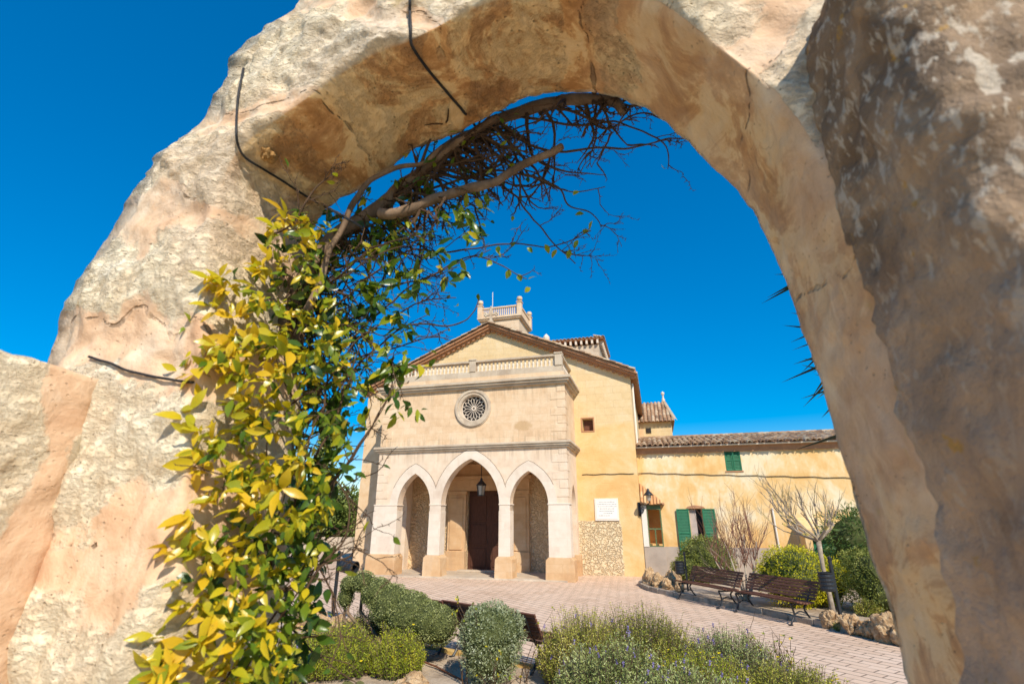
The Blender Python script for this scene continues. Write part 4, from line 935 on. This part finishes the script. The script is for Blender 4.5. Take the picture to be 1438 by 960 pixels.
# far left: cypress, round trees, wall
def tree(name, label, base, crown, mat, n, L, trunk_h, tr, depth=.25, rough=.3, group=None):
    t = thing(name, label, 'tree', tuple(base), 0, group); lf = MB()
    for bi, b in enumerate(crown):
        c = Vector(b[:3])
        for _ in range(int(n/len(crown))):
            v = rv(); g = fbm(v*1.8+c, 1.5, 4); rr = (1+rough*g*1.5)*(1-abs(rnd.gauss(0, depth)))
            p = c+Vector((v.x*b[3], v.y*b[4], v.z*b[5]))*rr
            leaf_quads(lf, p, (v+rv()*.9).normalized(), rv(), L*rnd.uniform(.6, 1.4), L*.5, min(1, max(0, .45+g*.6+rnd.gauss(0, .18))))
    lf.build('crown', M[mat], t, fix=False)
    m = MB(); m.tube([(0, 0, -.1), (.03, 0, trunk_h*.5), (0, 0, trunk_h)], [tr, tr*.8, tr*.5], 8)
    for b in crown: m.tube([(0, 0, trunk_h*.7), tuple(Vector(b[:3])*.6+Vector((0, 0, trunk_h*.3))), b[:3]], [tr*.5, tr*.35, tr*.15], 6)
    m.build('trunk', M['bark'], t)
def far(px, D): r = ray(px, 700); k = D/r[1]; return Vector((r[0]*k, D, 0))
tree('cypress', 'tall dark cypress rising behind the climbing vine', far(450, 44), [(0, 0, 3, .9, .9, 3), (0, 0, 6, .85, .85, 3.2), (0, 0, 9, .55, .55, 2.7)], 'pine', 7000, .3, 5, .2)
FG = 'round evergreens left of the church'
for px, D, h, wd, lb in [(478, 40, 4.7, 2.1, 'round dark evergreen next to the left church corner'), (440, 42, 5.0, 2.2, 'round evergreen below the cypress'), (395, 40, 5.4, 2.4, 'evergreen behind the yellow vine, left of the cypress'), (345, 43, 5.6, 2.6, 'leftmost evergreen behind the vine')]:
    tree('evergreen_tree', lb, far(px, D), [(0, 0, h*.62, wd, wd, h*.36), (-wd*.35, .2, h*.42, wd*.7, wd*.7, h*.28), (wd*.4, -.2, h*.45, wd*.65, wd*.6, h*.3)], 'pine', 9000, .28, h*.5, .18, group=FG)
m = MB(); a, b = far(300, 39), far(503, 37); d = (b-a).normalized(); q = Vector((-d.y, d.x, 0))*.15
m.add([a-q, b-q, b+q, a+q]+[p+Vector((0, 0, 1.0)) for p in (a-q, b-q, b+q, a+q)], [(3, 2, 1, 0), (4, 5, 6, 7), (0, 1, 5, 4), (1, 2, 6, 5), (2, 3, 7, 6), (3, 0, 4, 7)]); tag(m.build('boundary_wall', M['grey']), 'low stone boundary wall under the evergreens left of the church', 'wall')

# ------------------------------------------------------------------ yucca behind the right leg of the arch
Y0 = ap(1238, 485, 2.3); yw = Vector((Y0.x*EX[0]+Y0.y*EY[0], Y0.x*EX[1]+Y0.y*EY[1], 0)); hz = Y0.z
YU = thing('yucca', 'dark spiky yucca leaves poking out behind the right arch leg', 'plant', tuple(yw)); m = MB(); m.tube([(0, 0, 0), (.03, 0, hz*.5), (0, 0, hz+.1)], [.07, .06, .05], 8); m.build('trunk', M['bark'], YU); m = MB()
r2 = random.Random(21)
for i in range(210):
    v = Vector((r2.gauss(0, 1), r2.gauss(0, 1), r2.gauss(.1, .9))).normalized(); L = r2.uniform(.30, .44); p0 = Vector((0, 0, hz+r2.uniform(-.36, .42))); s = v.cross(Vector((0, 0, 1))).normalized()*.021
    pm = p0+v*L*.55; tip = p0+v*L+Vector((0, 0, -.03)); u = s.cross(v).normalized()*.008
    m.add([p0-s*.7, p0+s*.7, pm+s+u, pm-u*.4, pm-s+u, tip], [(0, 1, 2, 3), (0, 3, 4), (3, 2, 5), (4, 3, 5)], r2.random())
m.build('leaves', M['yucca'], YU, fix=False)

# ------------------------------------------------------------------ near arch
AF = -ANG
inner = [(-.965, -2.25), (-.975, -1.2), (-.985, -.25), (-1.012, .3), (-1.052, .52), (-1.09, .78), (-1.055, .975), (-.88, 1.1), (-.68, 1.208), (-.54, 1.235), (-.41, 1.275), (-.28, 1.298), (-.1, 1.275), (.06, 1.195), (.2, .99), (.29, .83), (.338, .68), (.368, .48), (.388, .28), (.405, .0), (.425, -.3), (.44, -1.2), (.45, -2.25)]
outer = [(-1.63, -2.25), (-1.63, -1.2), (-1.63, -.25), (-1.615, .3), (-1.6, .50), (-1.50, .77), (-1.43, 1.02), (-1.27, 1.17), (-1.17, 1.39), (-1.05, 1.53), (-.86, 1.68), (-.6, 1.75), (-.2, 1.82), (.2, 1.8), (.6, 1.66), (.92, 1.42), (1.05, 1.2), (1.1, .9), (1.12, .6), (1.13, .2), (1.14, -.3), (1.15, -1.2), (1.15, -2.25)]
def arch():
    NS = 560; ip = smooth_path([(a, 0, b) for a, b in inner], NS); op = smooth_path([(a, 0, b) for a, b in outer], NS)
    N0, N1 = .90, 1.26
    kf, ks, kb, ko = 64, 38, 10, 12                       # front, soffit, back, outer subdivisions
    ringp = []                                            # (u inner->outer, n, soffit, outerness)
    def E(i, k): return i/k
    rr = .035
    for i in range(kf): u = 1-i/kf; ringp.append((u, 0., 0., u, 'f'))
    for i in range(ks): ringp.append((0., i/ks, 1., 0., 's'))
    for i in range(kb): ringp.append((i/kb, 1., 0., i/kb, 'b'))
    for i in range(ko): ringp.append((1., 1-i/ko, 0., 1., 'o'))
    K = len(ringp); vs = []; mort = []; sof = []; out = []; jdl = []
    arc = 0.
    # voussoir joints along the arch
    joints = []; s_ = .2; rj = random.Random(5)
    while s_ < 7.2: joints.append((s_, rj.uniform(.04, .13))); s_ += rj.uniform(.34, .55)
    for j in range(NS+1):
        if j: arc += (ip[j]-ip[j-1]).length
        a, b = ip[j], op[j]; w_ = (b-a).length; dirv = (b-a)/max(w_, 1e-6)
        for (u, v, sfl, ou, fc) in ringp:
            n = N0+(N1-N0)*v; p = a+(b-a)*u
            # round the corners of the section
            du = u*w_; dn0 = (n-N0); dn1 = (N1-n); de = (1-u)*w_
            base = Vector((p.x, n, p.z))
            q = Vector((arc*1.0, u*w_+(0 if fc != 's' else -v*.36), 3.3 if fc in 'bo' else 0.))
            wn_ = base*1.0
            # joints: mortar where close to a joint line (wobbling)
            wob = .10*fbm(wn_, 2.6, 3)+.03*fbm(wn_, 9, 2); dj = min(abs(arc+wob-s0)/wd for s0, wd in joints)
            mo = max(0, min(1, 1.12-dj*.8+.5*fbm(wn_+Vector((7, 1, 2)), 3.1, 3)))
            rgh = fbm(wn_, 5.5, 5)*.020+fbm(wn_, 1.7, 3)*.022+fbm(wn_, 19, 4)*.011*(1.2-mo)
            nd = {'f': Vector((0, -1, 0)), 's': -dirv, 'b': Vector((0, 1, 0)), 'o': dirv}[fc]
            if fc == 's': rgh *= .55
            if fc == 'o': rgh = rgh*1.7+.02
            if fc == 'f': rgh *= min(1, .12+du/.03)
            if fc == 's': rgh *= min(1, .12+dn0/.03)
            cr = 0.
            if fc == 'f': cr = .44*max(0, 1-du/.03)**2+1.5*max(0, 1-de/.12)**2
            if fc == 's': cr = .44*max(0, 1-dn0/.03)**2+.44*max(0, 1-dn1/.03)**2
            base += nd*(rgh-.02*(mo-.4)*(0 if fc == 's' else min(1, du/.045))*.9-.016*cr)
            if fc == 's': base.y += .007*max(0, 1-dn0/.03)**2-.007*max(0, 1-dn1/.03)**2
            if fc == 'f': base += dirv*(.007*max(0, 1-du/.03)**2)
            if fc == 'f' and de < .12: base -= dirv*(.03*(1-de/.12)*(1+2*fbm(wn_, 4, 3)))
            if fc == 's':
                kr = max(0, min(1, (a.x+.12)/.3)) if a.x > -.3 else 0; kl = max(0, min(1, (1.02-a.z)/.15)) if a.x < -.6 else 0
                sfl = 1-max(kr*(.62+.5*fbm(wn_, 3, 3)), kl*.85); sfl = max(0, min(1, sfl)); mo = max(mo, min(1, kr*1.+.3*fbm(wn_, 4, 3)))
            vs.append(base+Vector((0, 0, CAM_H))); mort.append(mo); sof.append(sfl); out.append(ou); jdl.append(min(abs(arc+wob*1.1-s0-wd*.5) for s0, wd in joints) if fc in 'fs' else 1.)
    fs = []
    for j in range(NS):
        for i in range(K): fs.append((j*K+i, j*K+(i+1) % K, (j+1)*K+(i+1) % K, (j+1)*K+i))
    me = bpy.data.meshes.new('stone_arch'); me.from_pydata([tuple(v) for v in vs], [], fs)
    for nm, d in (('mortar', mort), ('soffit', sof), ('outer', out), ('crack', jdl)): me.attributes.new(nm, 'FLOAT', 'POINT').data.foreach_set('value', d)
    me.polygons.foreach_set('use_smooth', [True]*len(me.polygons)); me.materials.append(M['arch']); o = link(bpy.data.objects.new('stone_arch', me)); o.rotation_euler = (0, 0, AF)
    return tag(o, 'near rough stone garden arch of cream blocks and pink mortar', 'arch')
arch()
def slab_mesh(name, fn, nu, nv, mat, label, cat, soff=0.):
    """closed tube: fn(u in 0..1 around, v in 0..1 up) -> point; displaced rock surface"""
    vs = []; mo = []
    for j in range(nv+1):
        for i in range(nu): p, m_ = fn(i/nu, j/nv); vs.append(tuple(p)); mo.append(m_)
    fs = [(j*nu+i, j*nu+(i+1) % nu, (j+1)*nu+(i+1) % nu, (j+1)*nu+i) for j in range(nv) for i in range(nu)]
    fs += [tuple(range(nu-1, -1, -1)), tuple(range(nv*nu, nv*nu+nu))]
    me = bpy.data.meshes.new(name); me.from_pydata(vs, [], fs)
    me.attributes.new('mortar', 'FLOAT', 'POINT').data.foreach_set('value', mo)
    me.attributes.new('soffit', 'FLOAT', 'POINT').data.foreach_set('value', [soff]*len(vs)); me.attributes.new('outer', 'FLOAT', 'POINT').data.foreach_set('value', [0.]*len(vs)); me.attributes.new('crack', 'FLOAT', 'POINT').data.foreach_set('value', [1.]*len(vs))
    me.polygons.foreach_set('use_smooth', [True]*len(me.polygons)); me.materials.append(mat); o = link(bpy.data.objects.new(name, me)); o.rotation_euler = (0, 0, AF); return tag(o, label, cat)
def rect_loop(u, x0, x1, y0, y1, r):
    """rounded rectangle perimeter point and outward normal"""
    W, D = x1-x0-2*r, y1-y0-2*r; a = math.pi*r/2; per = 2*(W+D)+4*a; s = u*per
    segs = [(D, 'r'), (a, 0), (W, 't'), (a, 1), (D, 'l'), (a, 2), (W, 'b'), (a, 3)]
    for L, k in segs:
        if s <= L or k == 3: break
        s -= L
    f = s/max(L, 1e-9)
    if k == 'r': return Vector((x1, y0+r+s, 0)), Vector((1, 0, 0))
    if k == 't': return Vector((x1-r-s, y1, 0)), Vector((0, 1, 0))
    if k == 'l': return Vector((x0, y1-r-s, 0)), Vector((-1, 0, 0))
    if k == 'b': return Vector((x0+r+s, y0, 0)), Vector((0, -1, 0))
    cx, cy = [(x1-r, y1-r), (x0+r, y1-r), (x0+r, y0+r), (x1-r, y0+r)][k]; t = k*math.pi/2+f*math.pi/2; n = Vector((math.cos(t), math.sin(t), 0)); return Vector((cx, cy, 0))+n*r, n
def left_wall(u, v):
    top = CAM_H+.36; z = v*1.06*top; over = max(0, v-.94)/.06
    p, n = rect_loop(u, -1.86, -1.352, -.75, .93, .05); z = min(z, top)+.03*fbm((p.x, p.y, 5), 3, 3)*min(1, v*4)
    q = Vector((p.x, p.y, z)); mo = max(0, min(1, .12+.8*fbm(q, 2.2, 3)+max(0, 1-abs(p.y-.86)/.09)*.8+max(0, 1-abs(z-CAM_H-.30+.04*math.sin(p.y*3))/.14)*.6))
    q += n*(.012*fbm(q, 1.8, 3)+.010*fbm(q, 5.5, 5)+.010*fbm(q, 19, 4)*(1.2-mo))
    if over > 0:
        c = Vector((-1.6, .1, q.z)); q = q.lerp(Vector((c.x, q.y, q.z)), over*.93); q = q.lerp(Vector((q.x, c.y, q.z)), over*.0); q.z = top+.025*fbm(q, 4, 4)-.02
    return q, mo
slab_mesh('garden_wall', left_wall, 260, 200, M['arch'], 'low rough stone wall joining the left foot of the arch', 'wall')
def right_block(u, v):
    top = 1.12; z = -2.25+v*(top+2.25)
    xl = .385-.02*z if z < .5 else .375-.02*(z-.5)+.6*max(0, z-.8)**1.5
    y0 = .575+.1*max(0, z-.3)
    over = max(0, v-.95)/.05
    p, n = rect_loop(u, xl-.006, 1.5, y0, .94, .05); q = Vector((p.x, p.y, z+CAM_H))
    q += n*(.010*fbm(q, 2.4, 3)+.016*fbm(q, 8, 5)+.010*fbm(q, 24, 4))
    if over > 0: q = q.lerp(Vector((1.0, .75, q.z)), over*.95)
    return q, 0.
slab_mesh('stone_pier', right_block, 300, 260, M['lichen'], 'dark lichen spotted stone pier close by on the right', 'pier')
# cables and mud lump on the arch
from mathutils.bvhtree import BVHTree
ao = bpy.data.objects['stone_arch']; BV = BVHTree.FromPolygons([v.co for v in ao.data.vertices], [tuple(p.vertices) for p in ao.data.polygons])
def onarch(px, py, n=.9, off=.006):
    q = ap(px, py, n); o = Vector((0, 0, CAM_H)); d = (q-o).normalized(); h = BV.ray_cast(o, d)
    return h[0]+h[1]*(off if h[1].dot(d) < 0 else -off) if h[0] else q
def acable(pts, r, label):
    m = MB(); m.tube(smooth_path(pts, 60), r, 6); o = m.build('cable', M['cable'], None, smooth=True); o.rotation_euler = (0, 0, AF); return tag(o, label, 'cable', 'black cables clipped to the arch')
acable([onarch(343, 98)]+[onarch(x, y) for x, y in [(341, 110), (337, 135), (335, 160), (334, 185), (335, 204), (343, 220), (368, 236), (395, 252), (418, 267), (440, 281)]]+[onarch(455, 289), onarch(470, 297, off=.008), onarch(484, 305, off=.01), onarch(496, 312, off=.012), ap(512, 322, 1.3)], .0034, 'thin black cable bent over the left shoulder of the arch')
acable([onarch(577, y) for y in (-60, -30, 0, 20, 40, 58)]+[onarch(x, y) for x, y in [(581, 70), (592, 85), (605, 102), (618, 117), (634, 136)]]+[onarch(646, 149, off=.008), onarch(652, 156, off=.012), ap(660, 166, 1.285), ap(674, 188, 1.33)], .0042, 'thicker black cable over the top of the arch')
acable([onarch(x, y, off=.008) for x, y in [(128, 503), (143, 508), (160, 513), (180, 520), (200, 526), (220, 531), (240, 534), (255, 536)]]+[ap(275, 537, .91), ap(320, 540, 1.0)], .0034, 'black cable sagging across the left leg toward the vine')
bm = bmesh.new(); bmesh.ops.create_icosphere(bm, subdivisions=4, radius=.022)
for v in bm.verts: v.co *= 1+.7*fbm(v.co*60, 1., 4)
me = bpy.data.meshes.new('mud_nest'); bm.to_mesh(me); bm.free(); me.materials.append(M['mud']); o = link(bpy.data.objects.new('mud_nest', me))
p = onarch(376, 214, .95, .004); o.location = (p.x*EX[0]+p.y*EY[0], p.x*EX[1]+p.y*EY[1], p.z); tag(o, 'small crumbly ochre mud nest stuck under the arch', 'nest')

# ------------------------------------------------------------------ climbing vine on the left leg
VN = thing('climbing_vine', 'yellow leaved climbing vine with bare twigs on the left arch leg', 'climbing plant', (0, 0, 0), AF)
def stem(px, r0, r1, name='branch', mat='bark', k=8):
    m = MB(); pts = smooth_path([ap(*p) for p in px], 8*len(px)); n = len(pts)
    pts = [p+Vector((fbm(p+Vector((3, 0, 0)), 9, 2), fbm(p, 9, 2), fbm(p+Vector((0, 5, 0)), 9, 2)))*.010 for p in pts]
    m.tube(pts, [(r0+(r1-r0)*i/(n-1))*(1+.18*noise.noise(pts[i]*24)) for i in range(n)], k); m.build(name, M[mat], VN, smooth=True); return pts
ST = []
ST.append(stem([(215, 1100, 1.1), (235, 960, 1.1), (290, 780, 1.12), (350, 600, 1.16), (400, 450, 1.2), (455, 350, 1.24), (520, 300, 1.28), (585, 245, 1.32), (640, 200, 1.34), (720, 160, 1.36), (800, 142, 1.36), (858, 142, 1.36), (876, 158, 1.36)], .030, .017, 'stem'))
ST.append(stem([(300, 960, 1.2), (350, 760, 1.22), (395, 560, 1.24), (430, 440, 1.26), (470, 340, 1.3), (530, 290, 1.3), (600, 235, 1.3), (660, 190, 1.3), (700, 165, 1.3)], .022, .011, 'stem'))
ST.append(stem([(534, 299, 1.22), (560, 296, 1.22), (600, 284, 1.24), (650, 268, 1.26), (700, 252, 1.3), (735, 232, 1.33), (790, 205, 1.35)], .019, .012))
ST.append(stem([(430, 440, 1.12), (470, 340, 1.16), (520, 255, 1.2), (600, 225, 1.26), (620, 205, 1.28)], .011, .006))
TW = [[(600, 235, 1.33), (660, 250, 1.36), (720, 215, 1.38), (770, 230, 1.4)], [(640, 205, 1.33), (655, 260, 1.36), (640, 300, 1.36), (655, 330, 1.36)], [(690, 175, 1.34), (750, 240, 1.37), (762, 285, 1.38)], [(740, 158, 1.36), (745, 215, 1.38), (790, 240, 1.4), (850, 245, 1.4)], [(820, 146, 1.37), (835, 190, 1.38), (810, 230, 1.39)], [(560, 262, 1.32), (600, 300, 1.34), (610, 345, 1.36)], [(868, 150, 1.36), (884, 140, 1.37), (893, 158, 1.37)], [(660, 180, 1.32), (690, 230, 1.35), (700, 280, 1.36)], [(560, 280, 1.3), (620, 260, 1.34), (700, 240, 1.36), (780, 262, 1.36), (800, 290, 1.36), (830, 300, 1.36), (842, 320, 1.34)],
      [(700, 170, 1.34), (760, 210, 1.36), (840, 208, 1.4), (910, 205, 1.4), (945, 196, 1.4), (978, 190, 1.4)], [(720, 160, 1.36), (800, 178, 1.4), (870, 172, 1.4), (930, 205, 1.4), (935, 236, 1.4)],
      [(800, 142, 1.38), (850, 180, 1.4), (900, 160, 1.42), (960, 182, 1.42)], [(470, 430, 1.25), (560, 360, 1.3), (640, 350, 1.34), (720, 343, 1.34), (780, 345, 1.34), (830, 325, 1.34)],
      [(450, 520, 1.25), (540, 430, 1.3), (600, 390, 1.32), (660, 360, 1.33), (700, 372, 1.33), (740, 392, 1.33)], [(430, 600, 1.25), (500, 520, 1.3), (570, 460, 1.32), (640, 455, 1.34), (662, 440, 1.34), (672, 415, 1.34)],
      [(430, 570, 1.22), (500, 480, 1.26), (560, 440, 1.3), (600, 420, 1.3), (640, 420, 1.3)], [(440, 700, 1.18), (480, 660, 1.22), (520, 600, 1.24), (545, 545, 1.26), (552, 500, 1.26)],
      [(455, 690, 1.2), (490, 640, 1.2), (530, 588, 1.22)], [(440, 640, 1.2), (480, 570, 1.24), (500, 500, 1.26), (540, 420, 1.3)], [(400, 830, 1.1), (440, 800, 1.12), (480, 760, 1.15), (490, 715, 1.16), (475, 680, 1.16)],
      [(420, 850, 1.1), (450, 795, 1.12), (490, 780, 1.14), (515, 738, 1.15)], [(380, 330, 1.05), (415, 310, 1.02), (417, 265, 1.0)], [(415, 310, 1.0), (440, 270, 1.0), (466, 245, 1.02)],
      [(730, 240, 1.35), (735, 290, 1.36), (775, 340, 1.36), (808, 372, 1.36)], [(640, 220, 1.34), (680, 210, 1.36), (740, 240, 1.38), (800, 270, 1.38), (850, 262, 1.38)], [(600, 300, 1.3), (590, 380, 1.32), (585, 440, 1.32)],
      [(500, 400, 1.28), (560, 400, 1.32), (620, 380, 1.34), (690, 350, 1.34)], [(470, 520, 1.28), (520, 500, 1.3), (580, 480, 1.32), (630, 462, 1.32)], [(480, 360, 1.3), (540, 350, 1.32), (590, 360, 1.34), (650, 330, 1.34)],
      [(430, 480, 1.3), (490, 450, 1.35), (540, 470, 1.4), (600, 440, 1.4)], [(420, 520, 1.3), (460, 560, 1.35), (470, 620, 1.36)], [(440, 420, 1.3), (500, 440, 1.36), (520, 520, 1.4)]]
twp = []
for i, t in enumerate(TW): twp.append(stem(t, .0075 if i < 7 else (.0055 if i < 12 else .0038), .0014, 'branch', 'twig', 5))
# unnumbered fine twigs grown from the stems
m = MB(); r2 = random.Random(31); tips = []
def grow(p, d, L, r, lev):
    pts = [p.copy()]; n = 6
    for i in range(n):
        d = (d+Vector((r2.gauss(0, .22), r2.gauss(0, .16), r2.gauss(-.015, .2)))).normalized(); p = p+d*L/n; pts.append(p.copy())
        if p.y < 1.0 and p.x > -.9: p.y = 1.0
        if r2.random() < .55:                              # thorns
            m.tube([p, p+(d+rv()*1.2).normalized()*.011], [.0016, .0003], 3, cap=False)
        if lev and r2.random() < .42: grow(p.copy(), (d+Vector((r2.uniform(-1, 1), r2.uniform(-.5, .5), r2.uniform(-1, .8)))).normalized(), L*r2.uniform(.3, .6), r*.68, lev-1)
    m.tube(pts, [r*(1-.6*i/n) for i in range(n+1)], 5, cap=False); tips.append((pts[-1], d))
for pts in ST[:2]:
    n = len(pts)
    for i in range(75):
        k = int(n*r2.uniform(.30, .90)); p = pts[k]; hi = k/n
        d = Vector((r2.uniform(-.2, 1.), r2.uniform(-.2, .5), r2.uniform(-.9, .4))).normalized()
        grow(p, d, r2.uniform(.10, .36)*(1.05-.3*hi), r2.uniform(.0026, .0056)*(1+.5*(hi > .55)), 2)
for pts in twp:
    for i in range(5):
        p = pts[int(len(pts)*r2.uniform(.15, .98))]; grow(p, (Vector((1, 0, .1))+rv()*.9).normalized(), r2.uniform(.05, .16), .0017, 1)
for i in range(110):                                       # inner lattice behind the leaves
    y = r2.uniform(330, 900); p = ap(r2.uniform(330, 480)-(y-330)*.12, y, r2.uniform(1.15, 1.45)); grow(p, Vector((r2.uniform(-.3, .8), r2.uniform(-.3, .3), r2.uniform(-1, 1))).normalized(), r2.uniform(.15, .35), .003, 1)
tw = tag(m.build('fine_twigs', M['twig'], VN, fix=False), kind='stuff')
# leaves: five-station folded blades
lf = MB()
def leaf(p, d, nrm, L, W, tint, droop=.25):
    s = d.cross(nrm)
    if s.length < 1e-3: s = d.orthogonal()
    s.normalize(); u = s.cross(d).normalized()
    if u.dot(nrm) < 0: u = -u
    prof_ = [(0, .05), (.18, .62), (.42, 1.), (.7, .72), (.88, .32), (1., .0)]; vs = []; q = p.copy(); dd = d.copy(); last = 0
    curl = r2.uniform(.1, .38)
    for t, w_ in prof_:
        q = q+dd*(t-last)*L; dd = (dd-u*droop*(t-last)*2.2).normalized(); last = t; h = W*.5*w_
        vs += [q-s*h+u*h*curl, q, q+s*h+u*h*curl]
    fs = []
    for i in range(5):
        for j in range(2): a = i*3+j; fs.append((a, a+1, a+4, a+3))
    lf.add(vs, fs, tint)
def inpoly(x, y, P):
    c = False; n = len(P)
    for i in range(n):
        (x1, y1), (x2, y2) = P[i], P[i-1]
        if (y1 > y) != (y2 > y) and x < (x2-x1)*(y-y1)/(y2-y1)+x1: c = not c
    return c
TOCAM = Vector((.5, -.85, .55)).normalized()
def cluster(c, n, yl, Lm, spread=.03):
    axis = (Vector((r2.uniform(-.6, .5), r2.uniform(-.9, -.1), r2.uniform(-.3, .7)))).normalized()
    for i in range(n):
        d = (rv()*.9+axis*.45+Vector((0, -.15, -.32))).normalized(); nr = (TOCAM+rv()*.75).normalized()
        p = c+rv()*spread*r2.random(); L = Lm*r2.uniform(.5, 1.3)
        leaf(p, d, nr, L, L*r2.uniform(.34, .46), min(1, max(0, r2.gauss(yl, .20))))
DENSE = [(365, 295), (455, 310), (470, 400), (480, 470), (500, 545), (490, 600), (470, 690), (450, 760), (430, 850), (400, 970), (190, 970), (212, 880), (238, 790), (258, 700), (280, 650), (262, 590), (256, 500), (285, 430), (288, 380), (340, 390), (370, 355)]
cnt = 0
while cnt < 400:
    x, y = r2.uniform(180, 520), r2.uniform(290, 985)
    if not inpoly(x, y, DENSE): continue
    cnt += 1; lb = 285-max(0, (y-430))*.14; f = max(0, min(1, (x-lb)/190))
    n = .93+.15*f+r2.uniform(-.05, .1); yl = .76-.28*f+r2.gauss(0, .16); 
    cluster(ap(x, y, n), r2.randint(4, 8), yl, .044-.006*f)
cnt = 0
while cnt < 380:                                           # green leaves deeper in
    x, y = r2.uniform(220, 540), r2.uniform(300, 985)
    if not inpoly(x-12, y, DENSE): continue
    cnt += 1; cluster(ap(x, y, r2.uniform(1.14, 1.5)), r2.randint(4, 7), r2.uniform(.0, .36), .052, .05)
for x, y in [(405, 305), (428, 318), (385, 318), (440, 325), (300, 395), (315, 405), (275, 520), (268, 575), (300, 500), (330, 480), (360, 470), (395, 490), (285, 655), (300, 700), (330, 520), (380, 540), (350, 505), (255, 770), (262, 720), (290, 790), (240, 930), (215, 935), (270, 905), (330, 660), (390, 690), (420, 650), (345, 720), (395, 740), (300, 860), (335, 900), (380, 880)]:
    lb = 285-max(0, (y-430))*.14; f = max(0, min(1, (x-lb)/190)); cluster(ap(x, y, .90+.15*f), 7, .84, .052)
for x, y in [(r2.uniform(440, 690), r2.uniform(255, 400)) for _ in range(44)]+[(r2.uniform(430, 590), r2.uniform(300, 580)) for _ in range(80)]+[(545, 350), (640, 300), (655, 315), (520, 420), (560, 480), (548, 495), (575, 500), (535, 400), (505, 350), (590, 330), (500, 430), (470, 540), (480, 560), (450, 590), (520, 360), (500, 300), (560, 260), (600, 250), (610, 220), (570, 215), (545, 330), (640, 310), (660, 290)]:
    cluster(ap(x, y, 1.28), r2.randint(3, 6), r2.uniform(.15, .45), .048, .03)
for x, y in [(765, 343), (782, 350), (800, 350), (825, 322), (832, 310), (716, 378), (728, 385), (742, 392), (716, 345), (740, 348), (696, 352), (690, 366), (700, 345), (812, 337), (820, 300), (640, 430), (672, 412), (610, 345), (745, 404), (930, 235), (812, 268)]:
    leaf(ap(x, y, 1.33), (rv()+Vector((0, 0, -.6))).normalized(), (TOCAM+rv()*.5).normalized(), r2.uniform(.022, .034), .020, r2.uniform(.3, .6))
for (p, d) in tips:
    if r2.random() < .16 and p.x < -.35: leaf(p, (d+rv()*.6).normalized(), (TOCAM+rv()).normalized(), r2.uniform(.02, .04), r2.uniform(.010, .018), r2.uniform(.1, .6))
lf.build('foliage', M['leaf'], VN, smooth=True, fix=False)
bpy.context.view_layer.update()
